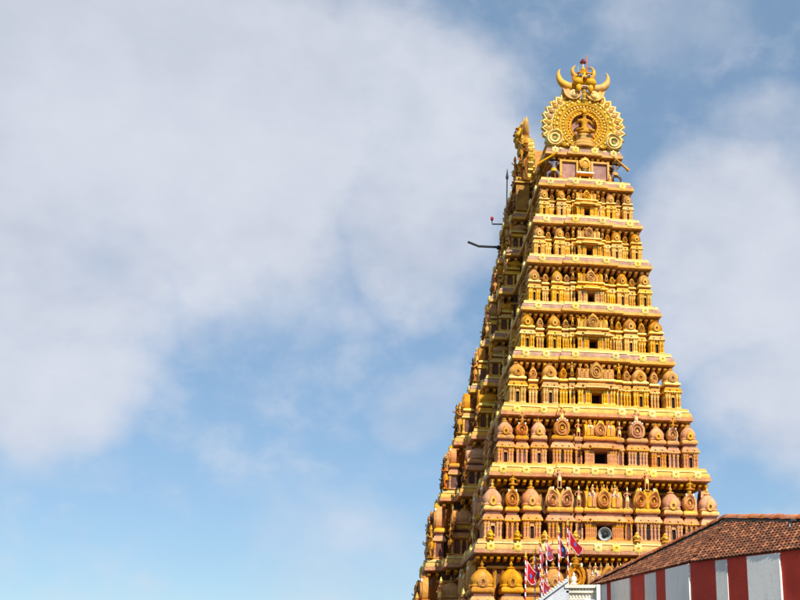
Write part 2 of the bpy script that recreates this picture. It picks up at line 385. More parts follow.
def pilaster(b, x, y, z0, z1, r, m, cap):
    h = z1 - z0
    b.lathe([(r * 1.3, 0, cap), (r * 1.3, .07 * h, m), (r * .95, .10 * h), (r, .30 * h), (r * 1.18, .36 * h), (r * .92, .42 * h), (r * .95, .60 * h),
             (r * 1.22, .68 * h), (r * .85, .75 * h, cap), (r * 1.45, .88 * h), (r * 1.5, h)], m, (x, y, z0), 8)
def sq(x0, x1, y0, y1): return [(x0, y0), (x1, y0), (x1, y1), (x0, y1)]
def kudus(b, w, e, H, P, y=.06):
    n = max(1, int(w / .42))
    for k in range(n):
        x = (k + .5) / n * w * .86 - w * .43
        b.ball((x, y - e * .72, .445 * H), .075, .07, .085, P['nas'], 7, 4); b.ball((x, y - e * .72 - .06, .44 * H), .03, .03, .035, 'ochre', 5, 4)
    n = max(2, int(w / .16))
    for k in range(n): b.ball(((k + .5) / n * w * .9 - w * .45, y - e * .55, .372 * H), .035, .035, .035, P['lip'], 5, 4)
def eave_mesh(nm, w, d, H, P):
    b = MB(); e = min(.13, .09 * w + .04)
    o = sq(-w * .43, w * .43, .06, d)
    b.sweep(o, [(-.02, .355 * H, P['pil']), (.02, .37 * H), (e * .8, .385 * H, P['lip']), (e, .392 * H, P['lip']), (e, .412 * H, P['kap']), (e * .82, .445 * H), (e * .45, .475 * H), (.03, .50 * H, P['pil']), (.03, .515 * H, P['pil']), (-.03, .52 * H)], P['kap'])
    b.sweep(sq(-w * .37, w * .37, .12, d), [(0, .515 * H), (0, .57 * H)], P['neck'])
    kudus(b, w, e, H, P)
    return b.mesh(nm)
def slab(b, w, d, H, P, k=.40):
    b.sweep(sq(-w * k, w * k, .10, d), [(-.02, .562 * H, P['pil']), (.05, .572 * H, P['pil']), (.09, .59 * H, P['slab']), (.095, .612 * H, P['slab']), (.05, .64 * H, P['slab']), (-.05, .655 * H)], P['slab'])
FL = lambda a: .22 * max(0, sin(a)) ** 14 + .03 * cos(11 * (a - pi / 2))
def arch_rings(P, t, inner='nas'):
    d = P['dome']; n = P[inner]
    return [(.02, t * .5, n), (.16, t * .75, n), (.20, t * .35, 'ochre'), (.30, t * .35, d), (.36, t * .95, d), (.46, t * .95, n), (.50, t * .45, d), (.60, t * .45, d), (.66, t * 1.05, d), (.82, t * 1.0, d), (.86, t * .55, n), (.93, t * .6, n), (1.0, t * .35, d)]
def finial(b, x, y, z, h, m, m2=None):
    b.lathe([(h * .16, 0), (h * .26, h * .08), (h * .14, h * .18), (h * .28, h * .34), (h * .30, h * .44), (h * .12, h * .58), (h * .15, h * .66), (h * .05, h * .82), (h * .015, h)], m, (x, y, z), 8)
CACHE = {}
ZONES = {1: (0, .34, .48, .52, .59, 1.05), 2: (0, .34, .48, .52, .59, 1.05), 3: (0, .34, .48, .52, .59, 1.04), 4: (0, .34, .48, .52, .595, 1.03), 5: (0, .345, .49, .53, .605, 1.03), 6: (0, .30, .45, .50, .60, 1.02), 7: (0, .285, .415, .465, .555, 1.02), 8: (0, .285, .415, .465, .555, 1.0)}
def zone_map(t, H):
    # share of wall, eave, neck, slab and crest in the height of a pavilion differs between storeys
    if t not in ZONES: return None
    src = (0, .355, .52, .57, .648, 1.0); dst = ZONES[t]
    def f(z):
        q = z / H
        for i in range(5):
            if q <= src[i + 1] or i == 4: return H * (dst[i] + (q - src[i]) / (src[i + 1] - src[i]) * (dst[i + 1] - dst[i]))
    return f
def elem(kind, w, H, t):
    """carved pieces of one miniature pavilion: list of (name, mesh); front plane y=0, inward +y"""
    key = (kind, round(w, 3), round(H, 3), t)
    if key in CACHE: return CACHE[key]
    MB.zmap[0] = zone_map(t, H)
    P = PAL[t]; out = []; zt = .355 * H; r = .062 if t < 5 else .07
    b = MB()
    if kind == 'K':                                         # square pavilion with a dome
        d = w
        b.box(-w * .46, w * .46, 0, d, 0, .035 * H, P['pil'])
        b.box(-w * .36, -w * .1, .1, d, .035 * H, zt, P['panel']); b.box(w * .1, w * .36, .1, d, .035 * H, zt, P['panel'])
        b.box(-w * .1, w * .1, .2, d, .035 * H, zt, 'dark'); b.box(-w * .1, w * .1, .09, .2, .28 * H, zt, P['pil'])  # back of the slit niche coloured dark to deepen its shade
        b.box(-w * .13, -w * .1, .07, .2, .035 * H, .29 * H, P['pil']); b.box(w * .1, w * .13, .07, .2, .035 * H, .29 * H, P['pil'])
        for x in (-.39, -.23, .23, .39): pilaster(b, x * w, .075, .035 * H, zt, r, P['pil'], P['lip'])
        for sx in (-1, 1):
            for y in (.38, .62, .9): pilaster(b, sx * .39 * w, y * d, .035 * H, zt, r, P['pil'], P['lip'])
        out.append(('pavilion_wall', b.mesh('pavilion_wall')))
        out.append(('pavilion_eave', eave_mesh('pavilion_eave', w, d, H, P)))
        b = MB(); slab(b, w, d, H, P)
        R = w * (.48 if t < 7 else .50); dh = (.255 if t < 7 else .235) * H; z = .648 * H; c = (0, d * .5 + .03, z)
        b.lathe([(R * .86, 0, P['slab']), (R * 1.0, dh * .06), (R * .90, dh * .16), (R * .98, dh * .30), (R * .95, dh * .46), (R * .80, dh * .64), (R * .56, dh * .80), (R * .32, dh * .92), (R * .18, dh)], P['dome'], c, 20, 2.9)
        b.lathe([(R * .3, 0), (R * .42, dh * .05), (R * .24, dh * .12)], P['nas'], (0, c[1], z + dh * .93), 10)
        finial(b, 0, c[1], z + dh, .105 * H, P['nas'])
        for rz in range(3):                                 # ribs down the dome corners
            pass
        out.append(('pavilion_dome', b.mesh('pavilion_dome', 40)))
        b = MB(); R2 = w * (.24 if t < 6 else .22)
        b.relief((0, .045, z + R2 * .72), R2, [(.02, .03, 'ochre'), (.30, .03, P['nas']), (.36, .09, P['nas']), (.74, .08, P['dome']), (.80, .05, P['dome']), (1, .02, P['dome'])], 22, lambda a: .55 * max(0, sin(a)) ** 7 + .04 * cos(9 * (a - pi / 2)), zmin=-R2 * .72, back=.3)
        out.append(('dome_arch', b.mesh('dome_arch')))
    elif kind in 'NWT':
        d = .62 if kind != 'T' else .4
        ns = {'N': 3, 'W': 6, 'T': 2}[kind]
        b.box(-w * .46, w * .46, .02, d, 0, .035 * H, P['pil']); b.box(-w * .40, w * .40, .12, d, .035 * H, zt, P['panel'])
        for k in range(ns):
            x = (k / (ns - 1) - .5) * .74 * w
            if kind == 'W': x = ((k % 3) - 1) * .135 * w + (-.25 if k < 3 else .25) * w
            pilaster(b, x, .085, .035 * H, zt, r * (.95 if kind != 'T' else .8), P['pil'], P['lip'])
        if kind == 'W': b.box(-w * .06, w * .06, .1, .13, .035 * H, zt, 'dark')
        out.append(('bay_wall', b.mesh('bay_wall'))); out.append(('bay_eave', eave_mesh('bay_eave', w, d, H, P)))
        b = MB(); z = .648 * H
        if kind == 'T':
            slab(b, w, d, H, P)
            out.append(('bay_slab', b.mesh('bay_slab')))
        elif kind == 'N':
            slab(b, w, d, H, P); R = min(w * .50, .155 * H); z += 0
            if t < 6: R = min(w * .47, .13 * H)
            b.relief((0, .16, z + R * .86), R, arch_rings(P, .16), 30, FL if t >= 6 else (lambda a: .35 * max(0, sin(a)) ** 6 - .12 * max(0, -sin(a)) + .03 * cos(9 * (a - pi / 2))), spiral=.035 if t >= 6 else 0, zmin=-R * .86, back=.3, sz=1.0 if t >= 6 else 1.2)
            if t >= 6: b.relief((0, .1, z + R * 2.0), R * .3, [(.05, .12, P['nas']), (.5, .1, P['nas']), (1, .02, P['nas'])], 12, FL, back=.2)
            for sx in (-1, 1): b.ball((sx * R * .55, .06, z + R * 1.72), R * .14, R * .14, R * .2, 'white' if t >= 6 else P['nas'], 8, 5)
            out.append(('horseshoe_arch', b.mesh('horseshoe_arch', 45)))
        else:
            slab(b, w, d, H, P)
            if t == 6:
                R = min(w * .42, .165 * H)
                b.relief((0, .18, z + R * .78), R, arch_rings(P, .2), 36, lambda a: .1 * max(0, sin(a)) ** 10 + .05 * abs(sin(4 * a)), zmin=-R * .78, back=.3)
                for k in range(5):
                    a = radians(50 + 20 * k); b.ball((R * 1.02 * cos(a), .05, z + R * .78 + R * .98 * sin(a)), R * .11, R * .11, R * .13, 'white', 8, 5)
                out.append(('horseshoe_arch', b.mesh('horseshoe_arch', 45)))
            else:
                out.append(('arch_slab', b.mesh('arch_slab')))
                for sx in (-1, 1):
                    b = MB(); R = min(w * .25, .135 * H)
                    b.relief((sx * R * 1.0, .16, z + R * .8), R, arch_rings(P, .18), 30, lambda a, s=sx: .5 * max(0, cos(a - pi / 2 + s * .25)) ** 16, spiral=.05, zmin=-R * .8, back=.3, flip=sx)
                    b.ball((sx * R * 1.0, .05, z + R * 2.05), R * .16, R * .16, R * .2, 'white', 8, 5)
                    b.tube([(sx * R * .1, .1, z), (sx * R * .05, .06, z + R * .9), (sx * R * .28, .04, z + R * 1.5), (sx * R * .55, .05, z + R * 2.0)], [.09, .1, .08, .03], P['nas'], 7)
                    out.append(('peacock_scroll', b.mesh('peacock_scroll', 45)))
    elif kind == 'S':                                       # central pavilion with a real opening and a barrel roof
        d = .95; ow = w * (.13 if t < 6 else .185)
        b.box(-w * .48, w * .48, 0, d, 0, .035 * H, P['pil'])
        b.box(-w * .43, -ow, .1, d, .035 * H, zt, P['jamb']); b.box(ow, w * .43, .1, d, .035 * H, zt, P['jamb'])
        b.box(-ow, ow, d - .06, d, .035 * H, zt, 'dark'); b.box(-ow, ow, .1, d - .06, (.30 if t < 6 else .335) * H, zt, P['pil'])  # back of the opening coloured as the shade of an interior
        b.box(-ow, ow, .03, d - .06, .02 * H, .045 * H, 'ochre')
        for sx in (-1, 1):
            b.box(sx * ow if sx > 0 else -ow - .05, ow + .05 if sx > 0 else -ow, .04, .14, .035 * H, (.31 if t < 6 else .34) * H, P['pil'])
            for x in ((.19, .25, .36, .43) if t < 6 else (.235, .285, .335, .385, .43)): pilaster(b, sx * x * w, .075, .035 * H, zt, r * (1 if t < 6 else .9), P['pil'], P['lip'])
        out.append(('central_wall', b.mesh('central_wall')))
        b = MB(); e = .2; o = [(-w * .46, .06), (-w * .2, .06), (-w * .2, -.07), (w * .2, -.07), (w * .2, .06), (w * .46, .06), (w * .46, d), (-w * .46, d)]
        b.sweep(o, [(-.02, .355 * H, P['pil']), (.02, .37 * H), (e * .8, .385 * H, P['lip']), (e, .392 * H, P['lip']), (e, .412 * H, P['kap']), (e * .82, .445 * H), (e * .45, .475 * H), (.03, .50 * H, P['pil']), (.03, .515 * H, P['pil']), (-.03, .52 * H)], P['kap'])
        b.sweep(sq(-w * .42, w * .42, .12, d), [(0, .515 * H), (0, .57 * H)], P['neck'])
        kudus(b, w, e, H, P, -.02)
        out.append(('central_eave', b.mesh('central_eave')))
        b = MB(); slab(b, w, d, H, P, .44); z = .648 * H; R = .16 * H
        pr = []
        for k in range(13):                                 # horseshoe section of the barrel
            a = pi * (-.18 + 1.36 * k / 12); q = R * (1 + .12 * max(0, sin(a)) ** 8)
            pr.append((.52 + R * 1.0 * cos(a) * .95, z + R * .5 + q * .78 * sin(a)))
        pr[0] = (pr[0][0] - .02, z); pr[-1] = (pr[-1][0] + .02, z)
        n = len(pr); vs = []
        xs = [-w * .44, -w * .36, -w * .34, w * .34, w * .36, w * .44]; kk = [1, 1, .9, .9, 1, 1]
        for x, q in zip(xs, kk):
            for y, zz in pr: vs.append((x, .52 + (y - .52) * q, z + (zz - z) * (q if q == 1 else .95)))
        fs = [(i * n + j, i * n + j + 1, (i + 1) * n + j + 1, (i + 1) * n + j) for i in range(len(xs) - 1) for j in range(n - 1)]
        ms = [P['nas'] if i in (0, 4) else P['dome'] for i in range(len(xs) - 1) for j in range(n - 1)]
        fs += [tuple(range(n)), tuple((len(xs) - 1) * n + j for j in range(n))]; ms += [P['dome']] * 2
        b.add(vs, fs, ms)
        nf = 5 if t < 6 else 7
        for k in range(nf): finial(b, (k / (nf - 1) - .5) * .72 * w, .5, z + R * 1.28, .10 * H, P['nas'])
        for k in range(4):                                  # carved panels on the barrel front
            x = (-.34, -.235, .235, .34)[k] * w
            b.box(x - .045 * w, x + .045 * w, .52 - R * .95 - .03, .52 - R * .6, z + .02, z + R * .8, P['dome'] if k % 2 else P['nas'])
            finial(b, x, .52 - R * .95 + .02, z + R * .8, .07 * H, 'white' if t >= 6 else P['nas'])
        out.append(('barrel_roof', b.mesh('barrel_roof', 40)))
        b = MB(); R2 = min(w * .17, .15 * H)
        b.relief((0, .52 - R * .95 - .02, z + R2 * .8), R2, arch_rings(P, .13), 26, FL, zmin=-R2 * .8, back=.3, spiral=.03 if t >= 6 else 0)
        out.append(('horseshoe_arch', b.mesh('horseshoe_arch', 45)))
    CACHE[key] = out; MB.zmap[0] = None
    return out
RJ = random.Random(11)
def put(parent, kind, w, H, t, loc, rz=0):
    # hand-made pieces: none stands quite like its neighbour
    j = RJ.uniform; loc = (loc[0] + j(-.025, .025), loc[1] + j(-.025, .025), loc[2]); rz += j(-.02, .02); sc = (j(.96, 1.03), j(.97, 1.03), j(.975, 1.02))
    return [link(nm, me, parent, loc, rz, sc) for nm, me in elem(kind, w, H, t)]

# flower plaque that decorates the cornices
def medallion(m1, m2):
    b = MB(); R = .235
    b.box(-.12, .12, .0, .12, -.2, .18, m1)
    b.relief((0, 0, 0), R, [(.03, .07, m1), (.16, .07, m1), (.22, .03, m2), (.40, .08, m2), (.72, .07, m2), (1, .02, m2)], 24, lambda a: -.05 * cos(4 * a) + .10 * cos(8 * a), back=.1)
    b.ball((0, .04, .25), .06, .06, .08, m2, 8, 5)
    return b.mesh('flower_medallion', 45)
MED = medallion('yellow', 'cream')
# guardian-like pot finial used along the lowest cornice
b = MB(); b.lathe([(.16, 0), (.24, .08), (.14, .2), (.22, .34), (.25, .5), (.12, .66), (.15, .74), (.08, .86), (.02, 1.0)], 'yellow', (0, 0, 0), 10, capb=True)
for a in range(4): b.ball((.2 * cos(a * pi / 2), .2 * sin(a * pi / 2), .42), .07, .07, .1, 'cream', 6, 4)
POT = b.mesh('pot_finial', 45)
MT = {0: (.25, .77), 1: (.25, .77), 2: (.25, .77), 3: (.25, .77), 4: (.25, .77), 5: (.25, .60, .85), 6: (.24, .57, .845), 7: (.07, .24, .47, .68, .885), 8: (.07, .24, .47, .68, .885), 9: (.2, .5, .8)}

def cornice(i, parent):
    w, z, P = CW[i], CZ[i], PAL[i]; o = outline(w, w); k = 1.0 if i < 5 else 1.12
    if i >= 6: band, edge, lipm = 'yellow', 'yellow', 'terra'
    else: band, edge, lipm = 'pink', 'yellow', 'yellow'
    b = MB()
    b.sweep(o, [(-1.0, -.42 * k, 'recess_shade'), (-.42, -.40 * k, 'gold'), (-.30, -.34 * k, 'gold'), (-.08, -.32 * k, lipm), (.05, -.27 * k, lipm), (.06, -.10 * k, 'ochre'), (.0, -.08 * k, band), (-.01, .08 * k, band), (-.05, .14 * k, 'ochre'), (-.16, .15 * k, edge),  # inner underside takes the recess colour, shade painted in
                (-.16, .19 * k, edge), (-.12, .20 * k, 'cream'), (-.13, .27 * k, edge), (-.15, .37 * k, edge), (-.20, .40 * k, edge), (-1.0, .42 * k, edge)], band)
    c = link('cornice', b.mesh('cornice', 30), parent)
    # small brackets under the cornice (too fine to be told apart one by one)
    b = MB()
    n = len(o)
    for e in range(n):
        a = Vector(o[e]); q = Vector(o[(e + 1) % n])
        if (a.y + q.y) * .5 > EX * 2 or (a.x + q.x) * .5 > w * 1.2: continue
        dv = q - a; l = dv.length
        if l < .6: continue
        dv /= l; nv = Vector((dv.y, -dv.x)); m = max(1, int(l / .34))
        for j in range(m):
            p = a + dv * (l * (j + .5) / m)
            if abs(dv.x) < .1 and min((p - a).length, (p - q).length) < 1.0: continue
            v0 = p - nv * .97; v1 = p - nv * .14
            vs = []
            for zz, ext in ((-.40, 0), (-.52, -.05), (-.62, -.3)):
                for pp in (v0, v1 + nv * ext):
                    for sg in (-.085, .085): vs.append((pp.x + dv.x * sg, pp.y + dv.y * sg, z + zz * k))
            b.add([(x, y, zz) for x, y, zz in vs], [(0, 1, 3, 2), (2, 3, 7, 6), (6, 7, 11, 10), (8, 10, 11, 9), (0, 2, 6, 4), (4, 6, 10, 8), (1, 5, 7, 3), (5, 9, 11, 7)], 'yellow' if j % 2 else 'gold')
    link('bracket_row', b.mesh('bracket_row'), parent, kind='stuff')
    c.location = (0, 0, z)
    # plaques: front row, then along the long side
    xs = sorted(set([-t for t in MT[i]] + list(MT[i])))
    for t in xs:
        y = -w - (.22 if abs(t) < .43 else 0) - .02
        link('flower_medallion', MED, parent, (t * w, y - .02, z + .01), 0, 1.0 if i != 8 else 1.05)
    b1, b2, p1, p2 = bays(w)
    for s, px in [(.25, 0), (.62, 0)]:
        y = -w + (w + EX - b1) * s; link('flower_medallion', MED, parent, (-w - .04, y, z + .01), -pi / 2)
    link('flower_medallion', MED, parent, (-w - p1 - .04, EX - (b1 + b2) / 2, z + .01), -pi / 2)
    for s in (-.6, .6): link('flower_medallion', MED, parent, (-w - p1 - p2 - .04, EX + s * b2, z + .01), -pi / 2)

# storeys 1..8 (top to bottom)
LAY_A = [('K', .895, .205), ('N', .705, .10), ('K', .525, .19), ('N', .368, .09), ('T', .272, .05)]
LAY_B = [('K', .912, .165), ('N', .752, .115), ('K', .592, .16), ('W', .37, .225), ('T', .205, .05)]
LAY_C = [('K', .90, .17), ('K', .69, .17), ('N', .535, .12), ('K', .39, .16), ('N', .235, .14)]
storeys = {}
for t in range(1, 9):
    wl, wu, zl, zu = CW[t + 1], CW[t], CZ[t + 1], CZ[t]; h = zu - zl; P = PAL[t]
    kl = 1.0 if t + 1 < 5 else 1.12; ku = 1.0 if t < 5 else 1.12
    zb = zl + .40 * kl; H = h * .775; 
    core = wu - .95; o = outline(core, wu)
    b = MB(); b.sweep(o, [(0, zl - .2, 'recess_shade'), (0, zu - 1.05, 'gold'), (.22, zu - 1.03, 'gold'), (.22, zu - .90, 'recess_shade'), (0, zu - .86, 'recess_shade'), (0, zu + .05)], 'recess_shade')  # recessed wall coloured dark in place of deep shade
    _b1, _b2, _p1, _p2 = bays(wl); _x = wl - .42 + _p1 + _p2
    for sx in (-1, 1): b.box(min(sx * (_x - .75), sx * core), max(sx * (_x - .75), sx * core), EX - _b2 * .72, EX + _b2 * .72, zl + .2, zu - .5, 'ochre')   # core of the projecting centre bay
    for sx in (-1, 1): b.box(min(sx * (_x - _p2 - 1.0), sx * core), max(sx * (_x - _p2 - 1.0), sx * core), EX - _b1 * .66, EX + _b1 * .66, zl + .2, zu - .55, 'ochre')
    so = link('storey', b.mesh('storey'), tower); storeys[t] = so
    hb = wl - .42
    lay = LAY_A if t <= 5 else (LAY_B if t < 8 else LAY_C)
    ws = (.47 if t <= 5 else .345) * hb
    fr = -hb
    for kind, tt, ww in lay:
        for sx in (-1, 1):
            fwd = .22 if tt < .43 else 0
            put(so, kind, ww * hb * (1.0 if kind != 'T' else 1.3), H, t, (sx * tt * hb, fr - fwd + (.16 if t > 5 else .40 if kind == 'N' else .25) * (kind in 'NT'), zb))
            if kind == 'T':
                link('statue', FIG['pink' if t >= 6 else 'gold'], so, (sx * tt * hb, fr - fwd + .38, zb + (.66 if t < 6 else .57) * H), 0, (.30 if t < 6 else .38) * H / 2.0)
    put(so, 'S', ws, H, t, (0, fr - .22 - .05, zb))
    # long side (left): wing, shoulder, centre bay
    b1, b2, p1, p2 = bays(wl); R = -pi / 2
    kw = lay[0][2] * hb; s0 = -hb + kw * 1.02; s1 = EX - b1 - .1; L = s1 - s0
    items = [('N', .16, .20), ('K', .50, .30), ('N', .84, .20)]
    for kind, u, ww in items: put(so, kind, round(min(ww * L, 1.15), 2), H, t, (-hb + (.1 if kind == 'N' else 0), s0 + u * L, zb), R)
    for kind, u, ww in items[:2]:                           # first pieces round the corner of the other long side
        put(so, kind, round(min(ww * L, 1.15), 2), H, t, (hb - (.1 if kind == 'N' else 0), s0 + u * L, zb), -R)
    sh = b1 - b2
    for sg in (-1, 1):
        put(so, 'K', round(min(sh * .86, 1.5), 2), H, t, (-hb - p1, EX + sg * (b2 + sh * .45), zb), R)
    put(so, 'S', round(b2 * 1.05, 2), H, t, (-hb - p1 - p2, EX, zb), R)
    for sg in (-1, 1):
        put(so, 'N', round(b2 * .42, 2), H, t, (-hb - p1 - p2 + .05, EX + sg * b2 * .76, zb), R)
    # carved figures standing on the ledges of the centre bay and beside the wing
    for j, (x, y, fg, sc) in enumerate([(-hb - p1 - p2 - .12, EX - b2 * .92, 'gold' if t % 2 else 'flame', .62), (-hb - p1 - p2 - .12, EX + b2 * .45, 'brown', .55), (-hb - p1 - .12, EX - b1 + .25, 'brown', .5), (-hb - .12, s0 + .32 * L, 'pink', .42)]):
        link('statue', FIG[fg], so, (x, y, zb + .02), R, sc * H / 2.0)
    for sg in (-1, 1):
        link('statue', FIG['flame' if (t + (sg > 0)) % 3 == 0 else 'brown'], so, (-hb - p1 - p2 - .05, EX + sg * b2 * .42, zb + .40 * H), R, .55 * H / 2.2)
    # colonnettes of the recessed wall, too slight to be told apart
    b = MB()
    oc = outline(core, wu)
    for e in range(len(oc)):
        a, q = Vector(oc[e]), Vector(oc[(e + 1) % len(oc)])
        if (a.y + q.y) * .5 > EX + b1 or (a.x + q.x) * .5 > wu * 1.05: continue
        ll = (q - a).length; nn_ = int(ll / .42)
        for k in range(nn_):
            pp = a + (q - a) * ((k + .5) / nn_); pilaster(b, pp.x, pp.y, zb, zu - 1.05, .085, 'ochre' if k % 2 else 'gold', 'gold')
    link('colonnettes', b.mesh('colonnettes'), so, kind='stuff')
    RS = random.Random(t)
    for o_ in [c for c in so.children if c.name.startswith('statue')]: o_.rotation_euler[2] += RS.uniform(-.35, .35); o_.scale *= RS.uniform(.9, 1.12)
    for k in range(9):                                      # figures crowding the ledges of the long side
        u = RS.random(); fg = RS.choice(['brown', 'brown', 'gold', 'pink', 'seatb', 'brown']); lv = RS.choice((.0, .40))
        if k < 4: x, y = -hb - RS.uniform(.0, .2) + lv * .6, s0 + (.08 + .27 * k) * L
        elif k < 6: x, y = -hb - p1 - RS.uniform(.0, .15) + lv * .5, EX - b2 - (b1 - b2) * (.18 + .62 * (k - 4))
        else: x, y = -hb - p1 - p2 - RS.uniform(.05, .2) + lv * .3, EX + b2 * (-.95 + .8 * (k - 6))
        link('statue', FIG[fg], so, (x, y, zb + lv * H + .02), R + RS.uniform(-.5, .5), RS.uniform(.42, .62) * H / 2.0)
    if t >= 6:
        for kind, tt, ww in lay:                            # small riders perched on the arches
            if kind in 'NW':
                for sx in (-1, 1): link('statue', FIG['seat' if kind == 'N' else 'pink'], so, (sx * tt * hb, fr - (.22 if tt < .43 else 0) + .22, zb + (.885 if kind == 'N' else .86) * H), 0, .19 * H)
        for k in range(3): link('statue', FIG['pink'], so, ((k - 1) * ws * .27, fr - .1, zb + .72 * H), 0, .11 * H)
    cornice(t, so)
    if t == 8: cornice(9, so)
    if t in (7,):
        for tt in (.885, .68, .47, .24): 
            for sx in (-1, 1): link('pot_finial', POT, so, (sx * tt * wl, -wl + .10 - (.22 if tt < .43 else 0), zl + .40), 0, (.9, .9, .55))
# granite base below the lowest cornice
b = MB(); w9 = CW[9]; o = outline(w9 - .5, w9)
b.sweep(o, [(.45, 0), (.45, .5), (.2, .6), (.2, 1.1), (0, 1.2), (0, CZ[9] - .3)], 'stone')
link('base', b.mesh('base'), tower)

# neck storey under the roof
w1, z1, w0, z0 = CW[1], CZ[1], CW[0], CZ[0]
b = MB(); cw = w0 - .42
b.sweep(outline(cw, w0), [(0, z1 + .2, 'gold'), (0, z1 + .55, 'gold'), (-.03, z1 + .56), (-.03, z0 - .75, 'yellow'), (.1, z0 - .72, 'yellow'), (.1, z0 - .60, 'gold'), (0, z0 - .58), (0, z0 + .1)], 'ochre')
neck = link('neck_storey', b.mesh('neck_storey'), tower)
cornice(0, neck)
zb = z1 + .40; hn = z0 - .62 - zb
yf = -cw - .42
for sx in (-1, 1):
    b = MB(); x0, x1 = (.42, 1.62) if sx > 0 else (-1.62, -.42)
    b.box(x0 + .09, x1 - .09, yf + .10, yf + .3, zb + .1, zb + hn - .1, 'mauve')
    for a, c, e, f in ((x0, x1, zb, zb + .12), (x0, x1, zb + hn - .12, zb + hn)): b.box(a, c, yf - .04, yf + .3, e, f, 'yellow')
    for a in (x0, x1 - .13): b.box(a, a + .13, yf - .06, yf + .3, zb, zb + hn, 'yellow')
    link('framed_panel', b.mesh('framed_panel'), neck)
    gd = link('statue', FIG['guard'], neck, (sx * 1.98, -w1 + .55, zb), radians(-25) * -sx, (sx * 1.12, 1.12, 1.12))
    link('lotus_bud', POT, neck, (sx * 1.62, -w1 + .38, zb), 0, (.6, .6, .6))
b = MB(); b.box(-.36, .36, yf - .12, yf + .3, zb, zb + .14, 'yellow'); b.box(-.36, -.26, yf - .1, yf + .3, zb + .14, zb + hn, 'yellow'); b.box(.26, .36, yf - .1, yf + .3, zb + .14, zb + hn, 'yellow')
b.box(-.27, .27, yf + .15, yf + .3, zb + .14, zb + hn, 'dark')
b.sweep(sq(-.5, .5, yf - .25, yf + .2), [(0, zb + hn * .30, 'yellow'), (.06, zb + hn * .33, 'white'), (.06, zb + hn * .40, 'green'), (-.05, zb + hn * .46)], 'white')
b.relief((0, yf - .2, zb + hn * .82), .36, [(.05, .08, 'yellow'), (.4, .03, 'gold'), (.55, .1, 'yellow'), (1, .03, 'gold')], 20, FL, back=.3)
link('shrine_niche', b.mesh('shrine_niche'), neck)
link('statue', FIG['seat'], neck, (0, yf - .12, zb + hn * .45), 0, .62)
# long side of the neck storey: projecting niches with seated figures
R = -pi / 2; b1, b2, p1, p2 = bays(w1)
for sg, kind in ((-1, 'seatb'), (1, 'seatb')):
    yy = EX + sg * (b1 - .75)
    b = MB()
    b.box(-.75, .75, .0, .9, 0, .16, 'gold'); b.box(-.75, -.58, 0, .9, .16, 1.95, 'gold'); b.box(.58, .75, 0, .9, .16, 1.95, 'gold'); b.box(-.58, .58, .5, .9, .16, 1.95, 'ochre')
    b.sweep(sq(-.78, .78, .0, .9), [(-.03, 1.93, 'gold'), (.12, 1.98, 'yellow'), (.12, 2.06, 'gold'), (-.1, 2.2)], 'gold')
    b.relief((0, .1, 2.32), .38, [(.05, .1, 'yellow'), (.5, .1, 'yellow'), (1, .03, 'yellow')], 16, FL, back=.3)
    link('side_niche', b.mesh('side_niche'), neck, (-w1 - p1 + .25, yy, z1 + .40), R)
    link('statue', FIG[kind], neck, (-w1 - p1 + .36, yy, z1 + .58), R, 1.25)
    link('statue', FIG['gold'], neck, (-w1 - p1 - p2 + .25, EX + sg * b2 * .5, z1 + .42), R, .8)
for u in (.2, .5, .8): link('statue', FIG['brown' if u != .5 else 'gold'], neck, (-w1 + .42, -w1 + 1.3 + u * (EX - b1 + w1 - 1.6), z1 + .42), R, .95)

# barrel roof
b = MB(); R0 = 2.05; zc = z0 + 1.55; pr = []
for k in range(25):
    a = pi * (-.22 + 1.44 * k / 24); q = R0 * (1 + .10 * max(0, sin(a)) ** 10)
    pr.append((q * cos(a), max(zc + q * sin(a), z0 + .35)))
ys = []; y = -w0 + .55
while y < w0 + 2 * EX - .4: ys += [(y, 1.0), (y + .42, 1.0), (y + .46, .955), (y + .82, .955)]; y += .86
n = len(pr); vs = []; fs = []; ms = []
for y, q in ys:
    for x, z in pr: vs.append((x * q, y, z0 + .3 + (z - z0 - .3) * q))
for i in range(len(ys) - 1):
    for j in range(n - 1): fs.append((i * n + j, i * n + j + 1, (i + 1) * n + j + 1, (i + 1) * n + j)); ms.append('gold' if i % 4 in (0, 3, 1) else 'yellow')
fs += [tuple(range(n)), tuple((len(ys) - 1) * n + j for j in range(n))]; ms += ['gold', 'gold']
b.add(vs, fs, ms)
roof = link('barrel_roof', b.mesh('barrel_roof', 40), tower)
b = MB(); b.lathe([(.12, 0), (.26, .1), (.14, .2), (.32, .42), (.34, .6), (.12, .8), (.2, .9), (.08, 1.05), (.1, 1.15), (.02, 1.6)], 'yellow', (0, 0, 0), 12, capb=True); KAL = b.mesh('ridge_pot')
for k in range(7): link('ridge_pot', KAL, roof, (0, -w0 + 2.2 + k * (2 * (w0 + EX) - 4.0) / 6, zc + R0 * 1.08), 0, .75)

